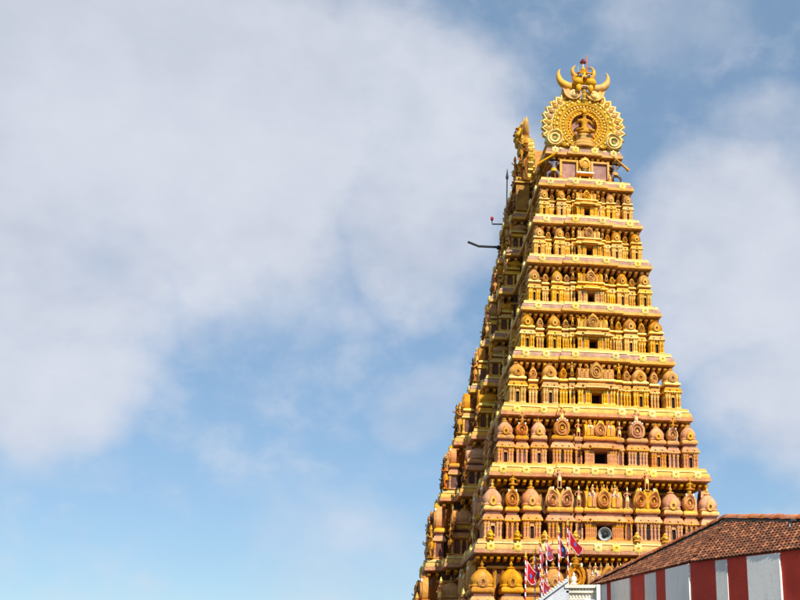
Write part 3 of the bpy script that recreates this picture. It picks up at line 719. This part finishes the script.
# the great horseshoe gable: local origin at the disc centre, facing -y
def gable(mat_main='yellow', mat_alt='cream', R=2.02, low=-1.48):
    A = {}
    b = MB()
    rg = [(.02, -.22, 'mauve'), (.395, -.22, 'mauve'), (.40, .10, mat_main), (.42, .15, mat_main), (.45, .10, mat_alt), (.48, .06, 'gold'), (.52, .06, mat_main), (.55, .13, 'filigree'), (.62, .13, 'filigree'), (.64, .07, 'gold'), (.70, .07, mat_main), (.73, .17, 'filigree'), (.80, .18, 'filigree'), (.82, .10, 'filigree'), (.90, .10, 'filigree'), (.93, .16, 'filigree'), (.98, .12, mat_main), (1.0, .02, 'gold')]
    b.relief((0, 0, 0), R, rg, 56, None, zmin=low, back=.5)
    A['disc'] = b.mesh('horseshoe_gable', 40)
    b = MB()
    for rr, nn, s in ((.48, 30, .06), (.585, 36, .055), (.67, 40, .075), (.765, 46, .06), (.86, 28, .10), (.955, 52, .065)):
        for k in range(nn):
            a = 2 * pi * k / nn; z = rr * R * sin(a)
            if z < low + .1: continue
            b.ball((rr * R * cos(a), -.12 if rr > .55 else -.1, z), s, s, s, mat_alt if rr > .6 else 'yellow', 6, 4)
    A['beads'] = b.mesh('bead_ring')
    b = MB(); pts = []
    for k in range(13):
        u = k / 12; ww = .23 * (sin(pi * min(1, u * 1.0 + .12)) ** .7) if u < 1 else 0
        pts.append((ww * 1.12, u * .80))
    outl = [(x, z) for x, z in pts] + [(-x, z) for x, z in reversed(pts[:-1])]
    outl = [(x + .12 * max(0, z - .3), z) for x, z in outl]
    b.plate(outl, -.05, .3, mat_alt)
    b.plate([(x * .62 + .015, z * .7 + .08) for x, z in outl], -.10, -.03, 'gold')
    b.ball((.02, -.10, .28), .07, .05, .1, mat_alt, 8, 5)
    A['petal'] = b.mesh('flame_petal', 50)
    b = MB(); b.relief((0, 0, 0), .55, [(.03, .10, 'gold'), (.2, .10, 'green'), (.30, .04, mat_alt), (.45, .14, mat_alt), (.58, .13, 'gold'), (.7, .05, mat_alt), (.85, .15, mat_alt), (1, .04, mat_alt)], 26, lambda a: .25 * max(0, cos(a - 2.0)) ** 6, spiral=.03, back=.35, zmin=-.44)
    A['scroll'] = b.mesh('sea_monster_scroll', 45)
    b = MB(); b.lathe([(.66, 0), (.70, .06), (.62, .12), (.66, .22), (.50, .34), (.56, .42), (.52, .5), (.6, .6), (.48, .7)], 'yellow', (0, 0, 0), 18, sy=.55, capb=True)
    A['plinth'] = b.mesh('lotus_plinth', 40)
    # mask
    b = MB()
    b.ball((0, 0, .06), .52, .42, .52, mat_main, 20, 12)
    for sx in (-1, 1):
        b.ball((sx * .36, -.28, -.16), .32, .26, .25, mat_main, 14, 8)            # cheek
        b.ball((sx * .25, -.36, .34), .22, .14, .09, 'gold', 12, 6)                 # brow
        b.ball((sx * .54, -.05, .12), .13, .1, .24, 'gold', 10, 6)                  # ear
        b.ball((sx * .34, -.3, -.52), .17, .15, .26, mat_main, 12, 7)              # jowl curl
        b.tube([(sx * .15, -.38, -.42), (sx * .18, -.42, -.52), (sx * .16, -.4, -.6)], [.03, .028, .008], 'white', 6)
    b.ball((0, -.47, .0), .13, .15, .12, 'gold', 12, 7); b.ball((-.07, -.56, -.03), .055, .05, .045, 'dark', 6, 4); b.ball((.07, -.56, -.03), .055, .05, .045, 'dark', 6, 4)
    b.box(-.12, .12, -.34, -.1, -.56, -.44, 'ochre')
    for k in range(4): b.ball((-.09 + .06 * k, -.38, -.44), .026, .03, .045, 'white', 6, 4)
    b.lathe([(.2, 0), (.26, .1), (.12, .2), (.16, .28), (.05, .42), (.01, .55)], mat_main, (0, 0, .5), 10)
    A['face'] = b.mesh('lion_mask', 45)
    b = MB(); b.ball((0, 0, 0), .12, .07, .095, 'eye', 10, 6); b.ball((0, -.055, -.01), .05, .03, .05, 'dark', 8, 5); A['eye'] = b.mesh('eye')
    b = MB(); b.horn([(0, 0, 0), (.24, 0, .06), (.38, 0, .26), (.40, 0, .50), (.30, 0, .72), (.16, 0, .86)], [.15, .17, .14, .105, .06, .012], mat_main, 10); A['horn'] = b.mesh('curved_horn', 60)
    b = MB(); b.horn([(0, 0, 0), (.38, 0, -.04), (.74, 0, .08), (1.0, 0, .34), (1.12, 0, .68), (1.10, 0, 1.0), (1.0, 0, 1.2)], [.22, .28, .27, .22, .15, .07, .012], mat_main, 10); A['tusk'] = b.mesh('sweeping_tusk', 60)
    b = MB(); pts = []
    for k in range(17):
        a = pi + pi * k / 16; pts.append((.52 + .52 * cos(a), .1 + .42 * sin(a)))
    pts += [(1.12, .22), (.92, .14), (.8, .2), (.6, .08), (.4, .16), (.2, .08)]
    b.plate(pts, -.12, .3, mat_main)
    b.relief((.46, -.1, -.06), .24, [(.05, .1, mat_alt), (.4, .04, 'gold'), (.6, .1, mat_alt), (1, .02, mat_main)], 16, None, spiral=.03, back=.1)
    A['collar'] = b.mesh('leaf_collar', 50)
    b = MB()
    for k in range(6): b.ball((0, -.32 + .01 * k, -.62 - .15 * k), .17 - .008 * k, .12, .09, mat_alt if k % 2 else mat_main, 10, 6)
    A['tongue'] = b.mesh('ribbed_tongue')
    return A
GA = gable()
def place_gable(loc, rz, sc=1.0, figs=True, mk='seat'):
    r = link('horseshoe_gable', GA['disc'], tower, loc, rz, sc)
    link('bead_ring', GA['beads'], r, kind='stuff')
    for k in range(23):
        a = radians(-28 + k * 236 / 22)
        if 66 < math.degrees(a) < 114: continue
        o = link('flame_petal', GA['petal'], r, (1.98 * cos(a), .02, 1.98 * sin(a)))
        o.rotation_euler = (0, pi / 2 - a, 0)
        s = .93 + .1 * random.random(); o.scale = (s if cos(a) < 0 else -s, 1, s)
    for k in range(24):
        a = radians(-34 + k * 248 / 23)
        if 66 < math.degrees(a) < 114: continue
        o = link('flame_petal', GA['petal'], r, (1.98 * cos(a), .16, 1.98 * sin(a)))
        o.rotation_euler = (0, pi / 2 - a + random.uniform(-.12, .12), 0); s = random.uniform(.78, .95); o.scale = (s if cos(a) < 0 else -s, 1, s)
    for sx in (-1, 1): link('sea_monster_scroll', GA['scroll'], r, (sx * 1.9, -.14, -1.0), 0, (sx, 1, 1))
    link('lotus_plinth', GA['plinth'], r, (0, -.12, -1.48), 0, (1, 1, 1.25))
    link('statue', FIG[mk], r, (0, -.22, -.66), 0, 1.6)
    z = 3.16
    link('lion_mask', GA['face'], r, (0, -.1, z), 0, 1.14)
    for sx in (-1, 1):
        link('eye', GA['eye'], r, (sx * .27, -.58, z + .21), 0, 1.2)
        link('curved_horn', GA['horn'], r, (sx * .3, -.05, z + .36), 0, (sx, 1, 1))
        link('sweeping_tusk', GA['tusk'], r, (sx * .5, -.05, z - .36), 0, (sx, 1, 1))
        link('leaf_collar', GA['collar'], r, (sx * .12, -.14, z - .92), 0, (sx * 1.15, 1.2, 1.35))
    link('ribbed_tongue', GA['tongue'], r, (0, 0, z + .05))
    return r
fgab = place_gable((0, -w0 + .12, z0 + 1.88), 0, 1.03)
b = MB(); b.plate([(1.9 * cos(pi * k / 16), max(-1.5, 1.9 * sin(pi * k / 16))) for k in range(17)] + [(-1.9, -1.5), (1.9, -1.5)], 0, 1.6, 'gold')
link('dormer_vault', b.mesh('dormer_vault'), tower, (-w0 - .1, EX, z0 + 1.72), -pi / 2)
sgab = place_gable((-w0 - .3, EX, z0 + 1.80), -pi / 2, .98)
for dy in (2.25, -2.25):
    link('statue', FIG['brown'], sgab, (dy, -.1, -1.5), 0, 1.75); link('statue', FIG['gold'], sgab, (dy * .8, -.35, .0), 0, 1.2)
# orange flames and a lion rider flanking the side gable
for dy, s in ((-1.5, 1.0), (1.5, .9)): link('statue', FIG['flame'], sgab, (dy, -.35, -1.28), 0, 1.3)
for dx in (-.55, 0.5):
    b = MB(); b.tube([(0, 0, 0), (.06, 0, .5), (-.04, 0, 1.0), (.06, 0, 1.5)], [.2, .24, .16, .02], 'rust', 8); link('flame_finial', b.mesh('flame_finial', 60), sgab, (dx, .1, 2.7))

# ------------------------------------------------------------------ small fittings on the tower
def thing(name, label, cat, loc, rz=0, group=None):
    o = link(name, None, None, loc, rz, label=label, category=cat)
    if group: o['group'] = group
    return o
TM = Matrix.Translation((1.983, 70, 0)) @ Matrix.Rotation(radians(9.66), 4, 'Z')
# lamp bracket and pipe reaching out from the long side, spear-like lightning rod
def onto(x, y, z): return TM @ Vector((x, y, z))
b1, b2, p1, p2 = bays(CW[2])
p = onto(-CW[3] - p1 - p2 + .45, EX - 1.0, 30.25)
o = thing('pipe_boom', 'dark metal pipe jutting out from the shaded side of the tower, bent at its tip', 'pipe', p)
b = MB(); b.tube([(.6, 0, 0), (-1.35, 0, .10), (-2.1, 0, .42)], .085, 'metal', 8); link('pipe', b.mesh('pipe'), o)
b = MB(); b.ball((0, 0, 0), .16, .16, .16, 'metal', 8, 6); link('wall_collar', b.mesh('wall_collar'), o)
b1, b2, p1, p2 = bays(CW[1])
p = onto(-CW[1] - p1 - p2 - .0, EX - .5, 32.2)
o = thing('lamp_bracket', 'thin angled bracket with a small red lamp above the jutting pipe', 'lamp', p)
b = MB(); b.tube([(.5, 0, 0), (-.78, 0, .02), (-.80, 0, .32)], .05, 'metal', 8); link('bracket', b.mesh('bracket'), o)
b = MB(); b.lathe([(.07, 0), (.11, .05), (.11, .2), (.05, .27)], 'redlamp', (-.8, 0, .3), 10, capb=True); link('lamp_shade', b.mesh('lamp_shade'), o)
p = onto(-CW[1] - p1 - .3, EX - b1 + .65, 32.35)
o = thing('spear_rod', 'thin dark spear standing on the upper ledge of the shaded side', 'rod', p)
b = MB(); b.tube([(0, 0, 0), (0, 0, 2.5)], .045, 'metal', 6); link('shaft', b.mesh('shaft'), o)
b = MB(); b.lathe([(.03, 0), (.11, .2), (.06, .5), (.01, .9)], 'metal', (0, 0, 2.45), 6, capb=True); link('spear_head', b.mesh('spear_head'), o)
# rods on top of the gable
pz = z0 + 1.88 + 3.45
o = thing('finial_rod', 'white finial rod with a red cap above the horned mask', 'finial', onto(.02, -w0 + .2, pz + .85))
b = MB(); b.tube([(0, 0, -.3), (0, 0, .55)], .055, 'white', 8); b.tube([(-.32, 0, -.2), (-.32, 0, .3)], .02, 'horn', 6); link('shaft', b.mesh('shaft'), o)
b = MB(); b.lathe([(.2, 0), (.22, .06), (.12, .12), (.14, .2), (.05, .3), (.01, .36)], 'redlamp', (0, 0, .5), 10, capb=True); link('cap', b.mesh('cap'), o)
o = thing('mast', 'slim pole with a little dark pennant beside the red-capped finial on the tower top', 'pole', onto(.28, -w0 + .25, pz + .5))
b = MB(); b.tube([(0, 0, -.2), (0, 0, 1.5)], .035, 'rust', 6); link('shaft', b.mesh('shaft'), o)
b = MB(); b.add([(0, 0, .62), (.3, .03, .5), (.28, .0, .38), (0, 0, .45), (0, .02, .62), (.3, .05, .5), (.28, .02, .38), (0, .02, .45)], [(0, 1, 2, 3), (7, 6, 5, 4), (0, 4, 5, 1), (1, 5, 6, 2), (2, 6, 7, 3)], 'metal'); link('pennant', b.mesh('pennant'), o)
# horn loudspeaker in the window of the storey above the lowest cornice
hb7 = CW[8] - .42
p = onto(-.08, -hb7 - .22 - .30, CZ[8] + .45 + .34)
o = thing('horn_loudspeaker', 'grey horn loudspeaker on the sill of a tower window', 'loudspeaker', p, radians(-2))
b = MB(); prof = [(.35, 0), (.37, .03), (.34, .05), (.30, .18), (.18, .34), (.10, .5), (.10, .6)]
seg = 24; vs = []; fs = []
for r, y in prof + [(.07, .58), (.15, .36), (.25, .2), (.32, .05), (.34, .01)]:
    for k in range(seg): vs.append((r * cos(2 * pi * k / seg), y, r * sin(2 * pi * k / seg)))
nr = len(prof) + 5
for i in range(nr):
    for k in range(seg): fs.append((i * seg + k, i * seg + (k + 1) % seg, ((i + 1) % nr) * seg + (k + 1) % seg, ((i + 1) % nr) * seg + k))
b.add(vs, fs, 'horn'); link('bell', b.mesh('bell', 50), o)
b = MB(); b.lathe([(.02, -.02), (.10, .0), (.12, .05), (.12, .3)], 'metal', (0, 0, 0), 12); me = b.mesh('throat_plug')
k = link('throat_plug', me, o, (0, .12, 0)); k.rotation_euler = (radians(-90), 0, 0)
b = MB(); b.box(-.05, .05, .3, .42, -.52, -.1, 'metal'); link('bracket', b.mesh('bracket'), o)

# ------------------------------------------------------------------ striped hall with the tiled roof
hall = thing('striped_hall', 'temple hall with red and white striped wall and hipped clay tile roof', 'building', (5.19, 42.15, 0))
HO = Vector((5.19, 42.15, 0))
A0 = Vector((5.19, 42.15, 5.9)); A2 = Vector((12.53, 32.32, 5.9)); B1 = Vector((2.0, 52.3, 5.9)); RT = Vector((6.94, 44.53, 7.70))
FP = [B1, A0, A2, Vector((17.5, 36.5, 5.9)), Vector((14, 50.5, 5.9)), Vector((8, 54, 5.9))]
b = MB(); n = len(FP)
inn = []
cen = sum((Vector((q.x, q.y, 0)) for q in FP), Vector()) / n
vs = [(q.x - HO.x, q.y - HO.y, 0) for q in FP] + [(q.x - HO.x, q.y - HO.y, 5.93) for q in FP]
b.add(vs, [(i, (i + 1) % n, n + (i + 1) % n, n + i) for i in range(n)], 'wallred')
link('wall', b.mesh('wall'), hall)
def wallseg(P0, P1):
    d = (P1 - P0); d.z = 0; L = d.length; d.normalize(); return d, Vector((-d.y, d.x, 0)) if False else Vector((d.y, -d.x, 0)), L
def strip(P0, P1, s0, s1, pr, ztop, name):
    d = (P1 - P0); d.z = 0; d.normalize(); nv = Vector((-d.y, d.x, 0))
    if nv.dot(Vector((-1, -1, 0))) < 0: nv = -nv
    a = P0 + d * s0 - HO; c = P0 + d * s1 - HO; b = MB()
    pts = [a - nv * .1, a + nv * pr, c + nv * pr, c - nv * .1]
    b.add([(q.x, q.y, 0) for q in pts] + [(q.x, q.y, ztop) for q in pts], [(0, 1, 2, 3), (4, 5, 6, 7), (0, 1, 5, 4), (1, 2, 6, 5), (2, 3, 7, 6), (3, 0, 4, 7)], 'wallwhite')
    o = link(name, b.mesh(name), hall)
    md = o.modifiers.new('b', 'BEVEL'); md.width = .012; md.segments = 2
def s_of(P0, P1, x, y):
    d = (P1 - P0); d.z = 0; d.normalize(); return (Vector((x, y, 0)) - Vector((P0.x, P0.y, 0))).dot(d)
# towards the right (nearer) stretch: distances from the bend along the wall
for s0, s1, pr, nm in ((1.18, 1.76, .02, 'painted_stripe'), (2.74, 4.22, .075, 'pilaster'), (6.1, 6.75, .02, 'painted_stripe'), (7.6, 9.2, .075, 'pilaster'), (10.3, 10.95, .02, 'painted_stripe')):
    strip(A0, A2, s0, s1, pr, 5.86, nm)
for s0, s1, pr, nm in ((.15, 2.3, .075, 'pilaster'), (3.35, 4.5, .02, 'painted_stripe'), (6.0, 8.15, .075, 'pilaster'), (8.8, 9.5, .02, 'painted_stripe')):
    strip(A0, B1, s0, s1, pr, 5.86, nm)
# roof deck and tiles
b = MB(); L = lambda q: (q.x - HO.x, q.y - HO.y, q.z)
ov = [Vector((q.x, q.y, 0)) + (Vector((q.x, q.y, 0)) - cen).normalized() * .03 for q in FP]
vs = [(q.x - HO.x, q.y - HO.y, 5.9) for q in ov] + [(q.x - HO.x, q.y - HO.y, 5.94) for q in ov] + [(RT.x - HO.x, RT.y - HO.y, RT.z - .04)]
b.add(vs, [tuple(range(n))] + [(i, (i + 1) % n, n + (i + 1) % n, n + i) for i in range(n)] + [(n + i, n + (i + 1) % n, 2 * n) for i in range(n)], 'tile')
deck = link('roof', b.mesh('roof'), hall)
def tile_face(E0, E1, T, cw=.175, rh=.215):
    """interlocking clay tiles laid over the triangle E0-E1-T (E0-E1 is the eave)"""
    u = (E1 - E0); LU = u.length; u.normalize(); tv = T - E0; v = tv - u * tv.dot(u); LV = v.length; v.normalize(); nn = u.cross(v)
    if nn.z < 0: nn = -nn
    a = tv.dot(u); b = MB(); rows = int(LV / rh) + 1
    for r in range(rows):
        y0 = r * rh - .03
        lo = a * max(0, y0) / LV; hi = LU - (LU - a) * max(0, y0) / LV
        c = int((lo - .1) / cw) ; off = (r % 2) * cw * .5
        while c * cw + off < hi:
            x0 = c * cw + off; c += 1
            if x0 + cw * .5 < lo or x0 + cw * .5 > hi: continue
            j = random.uniform(-.012, .012); tl = random.uniform(-.01, .014); dz = random.uniform(-.006, .008)
            prof = [(0, .028), (.22, .05), (.42, .026), (.6, .012), (.8, .018), (1.0, .034)]
            vs = []
            for yy, base in ((y0 + j, .05 + dz), (y0 + rh * 1.25 + j, .012 + dz)):
                for px, pz in prof:
                    p = E0 + u * (x0 + px * cw * .97 + tl) + v * yy + nn * (base + pz) - HO; vs.append((p.x, p.y, p.z))
            for px, pz in prof:
                p = E0 + u * (x0 + px * cw * .97 + tl) + v * (y0 + j) + nn * (.035 + dz + pz - .03) - HO; vs.append((p.x, p.y, p.z))
            m = len(prof)
            b.add(vs, [(k, k + 1, m + k + 1, m + k) for k in range(m - 1)] + [(2 * m + k, 2 * m + k + 1, k + 1, k) for k in range(m - 1)], random.choice(['tile', 'tile', 'tile2', 'tile3']))
    return b
M['tile2'] = paint('dark_clay_tile', (140, 76, 42), (96, 56, 36), .9, .8, 5.0, (44, 36, 28), .5, False)
M['tile3'] = paint('pale_clay_tile', (184, 114, 68), (142, 86, 52), .85, .65, 5.0, (60, 44, 32), .5, False)
eA0 = A0 + Vector((-.04, -.02, 0)); 
link('clay_tiles', tile_face(eA0, A2 + Vector((.0, -.12, 0)), RT).mesh('clay_tiles', 60), deck, kind='stuff')
link('clay_tiles', tile_face(B1 + Vector((-.1, .05, 0)), eA0, RT).mesh('clay_tiles', 60), deck, kind='stuff')
# ridge tiles along the hips: each its own piece
b = MB(); vs = []; seg = 7
for x, rr in ((0, .17), (.36, .20)):
    for k in range(seg): a = pi * k / (seg - 1); vs.append((x, rr * cos(a), rr * .85 * sin(a)))
for x, rr in ((0, .15), (.36, .18)):
    for k in range(seg): a = pi * k / (seg - 1); vs.append((x, rr * cos(a), rr * .85 * sin(a)))
fs = [(k, k + 1, seg + k + 1, seg + k) for k in range(seg - 1)] + [(2 * seg + k, 3 * seg + k, 3 * seg + k + 1, 2 * seg + k + 1) for k in range(seg - 1)]
fs += [(k, 2 * seg + k, 2 * seg + k + 1, k + 1) for k in range(seg - 1)] + [(seg + k, seg + k + 1, 3 * seg + k + 1, 3 * seg + k) for k in range(seg - 1)]
RM = []
for q in ('ridgetile', 'tile3', 'ridgetile', 'tile'):
    b = MB(); b.add(vs, fs, q); RM.append(b.mesh('ridge_tile', 50))
for P0, P1 in ((B1, RT), (A2, RT), (RT, Vector((8, 54, 5.9)))):
    d = P1 - P0; Ln = d.length; d.normalize(); q = d.to_track_quat('X', 'Z'); k = 0; s = .02
    mb = MB(); up = Vector((0, 0, 1)); sd = d.cross(up).normalized(); c0 = P0 - HO; c1 = P1 - HO
    mb.add([L2 for L2 in [tuple(c0 + sd * .17 + up * -.02), tuple(c0 - sd * .17 + up * -.02), tuple(c0 + up * .17), tuple(c1 + sd * .17 + up * -.02), tuple(c1 - sd * .17 + up * -.02), tuple(c1 + up * .17)]], [(0, 1, 2), (3, 5, 4), (0, 2, 5, 3), (1, 4, 5, 2), (0, 3, 4, 1)], 'mortar')
    link('mortar_bed', mb.mesh('mortar_bed'), deck)
    while s < Ln - .2:
        o = link('ridge_tile', RM[random.choice((0, 0, 0, 1, 2, 2))], deck, P0 + d * s + Vector((0, 0, .10 + random.uniform(-.015, .02))) - HO)
        o.rotation_mode = 'QUATERNION'; o.rotation_quaternion = q @ Matrix.Rotation(random.uniform(-.05, .05), 3, 'Z').to_quaternion()
        s += .33; k += 1
# bent vent pipe standing on the tiles near the ridge
vp = RT + (A2 - RT) * .31 + Vector((-.25, -.42, -.33))
o = thing('vent_pipe', 'short dark bent vent pipe sticking out of the clay tiles', 'vent pipe', vp)
b = MB(); b.tube([(0, 0, -.25), (-.02, 0, .22), (.02, 0, .3), (.16, .02, .33), (.28, .03, .28)], .06, 'metal', 8); link('pipe', b.mesh('pipe'), o)
b = MB(); b.tube([(-.1, -.06, -.2), (-.02, -.07, .2)], .03, 'horn', 6); link('strap', b.mesh('strap'), o)

# ------------------------------------------------------------------ white entrance porch in front of the tower
porch = thing('entrance_porch', 'white plastered porch with a raking parapet at the end of the striped wall', 'porch', (.9, 46, 0))
b = MB(); b.box(-2.6, 1.05, .35, 3.2, 0, 4.1, 'cement'); b.box(-.15, 1.0, .0, 3.0, 0, 5.32, 'white')
link('wall', b.mesh('wall'), porch)
def rake(name, y0, y1, off, th, m, parent, xa=-2.7, xb=-.06):
    f = lambda x: 5.70 + (x + .06) * .71 + off
    b = MB(); b.plate([(xa, f(xa) - th), (xb, f(xb) - th), (xb, f(xb)), (xa, f(xa))], y0, y1, m); return link(name, b.mesh(name), parent)
rake('raking_parapet', -.12, 2.6, -.14, .75, 'cement', porch)
cp = rake('raking_coping', -.22, 2.7, 0, .13, 'cement', porch)
for k in range(26):                                         # bead moulding along the coping edge
    x = -2.6 + k * .1; b = MB(); 
    if k == 0: b.ball((0, 0, 0), .05, .05, .05, 'white', 8, 5); BEAD = b.mesh('bead')
    link('bead', BEAD, cp, (x, -.2, 5.70 + (x + .06) * .71 - .0))
b = MB()
for z, ext, hh in ((4.55, .05, .1), (4.86, .03, .07), (5.12, .06, .08), (5.30, .12, .12)):
    b.box(-.10 - ext, 1.02 + ext, -.06 - ext, 1.2, z, z + hh, 'white')
link('moulding', b.mesh('moulding'), porch)
b = MB()
for r in range(3):
    for k in range(9): b.ball((-.02 + k * .125, -.03, 4.74 + r * .25), .045, .05, .055, 'white', 8, 5)
link('lotus_bud_row', b.mesh('lotus_bud_row'), porch, kind='stuff')
b = MB(); b.lathe([(.11, 0), (.15, .06), (.08, .13), (.13, .22), (.11, .3), (.04, .38), (.06, .42), (.01, .52)], 'white', (.14, .2, 5.42), 10, capb=True); link('finial', b.mesh('finial', 45), porch)
b = MB(); b.box(.55, .98, -.35, .3, 0, 4.85, 'cement'); b.box(1.0, 1.14, -.5, .5, 0, 5.40, 'wallwhite'); link('pier', b.mesh('pier'), porch)

# ------------------------------------------------------------------ festival flags on striped poles
def flag(px, top, base_dx, L, H, dx, droop, sway, label, blue, seed, fy=0.):
    rnd = random.Random(seed)
    o = thing('flagpole', label, 'flag', (px + base_dx, 49 + fy, 0), 0, 'festival flags on striped poles')
    n = 84; pts = [(-base_dx * (k / n), 0, top * k / n) for k in range(n + 1)]
    b = MB(); b.tube(pts, .034, 'polewhite', 8, stripes=lambda i, k: 'polered' if ((i + k * .5) % 4) < 2 else 'polewhite'); link('pole', b.mesh('pole', 60), o)
    b = MB(); b.lathe([(.04, 0), (.075, .06), (.03, .12), (.05, .16), (.01, .34)], 'flagyellow', (-base_dx, 0, top), 8, capb=True); link('finial', b.mesh('finial'), o)
    L *= .88; H *= .88; droop *= .92; G = 26; vs = []; fs = []; ms = []
    a0, a1, a2 = rnd.uniform(0, 6), rnd.uniform(2.2, 3.4), rnd.uniform(.12, .18)
    for i in range(G + 1):
        for j in range(G + 1):
            u, v = i / G, j / G
            w = a2 * sin(a0 + u * a1 * 2 + v * 1.3) * u + .04 * sin(u * 9 + v * 3 + a0) * u
            vs.append((-base_dx + .04 + .86 * dx * u ** .9 * L * (1 - .12 * v) + .07 * sin(4 * v + a0 + 2 * u) * u, w + sway * u, top - .06 - v * H * (1 - .45 * u) - droop * (1.5 * u - .6 * u * u) + .03 * sin(7 * u + a0)))
    for i in range(G):
        for j in range(G):
            u, v = (i + .5) / G, (j + .5) / G; e = min(u, v, 1 - u, 1 - v)
            q = 'flagwhite' if .055 < e < .085 else 'flagred'
            d = math.hypot((u - .42) * L / H, (v - .5)) / .12
            if seed == 5 and q == 'flagred' and u > .3: q = 'flagnavy'
            if d < 1: q = 'flagblue' if d > .42 or blue else 'flagyellow'
            fs.append((i * (G + 1) + j, i * (G + 1) + j + 1, (i + 1) * (G + 1) + j + 1, (i + 1) * (G + 1) + j)); ms.append(q)
    b = MB(); b.add(vs, fs, ms); c = link('flag_cloth', b.mesh('flag_cloth', 80), o)
    md = c.modifiers.new('t', 'SOLIDIFY'); md.thickness = .006
flag(-.90, 6.75, .0, .95, .95, .62, .62, .1, 'red flag hanging low with a wide blue emblem, end pole of the flag row', True, 1)
flag(-.52, 6.95, .02, .8, .9, .26, .85, .15, 'narrow red flag folded against its pole next to the low wide flag', True, 2, .4)
flag(-.29, 7.32, .02, .9, 1.15, .2, .75, .15, 'tall folded red flag between the narrow one and the blue-dotted one', True, 3)
flag(-.05, 7.52, .16, .75, .85, .55, .35, .1, 'red flag with a bright blue dot on a pole leaning over the porch coping', True, 4, .3)
flag(.48, 7.78, .05, .8, 1.0, .40, .5, .3, 'dark navy and red folded flag on the second pole from the porch peak', True, 5)
flag(.86, 8.12, .03, 1.05, .75, .72, .95, .1, 'long red flag trailing from the tallest pole by the porch peak', True, 6, .2)
flag(-.22, 5.98, .0, .8, .7, .62, .45, .1, 'short red flag low down behind the raking parapet', True, 7, -.3)
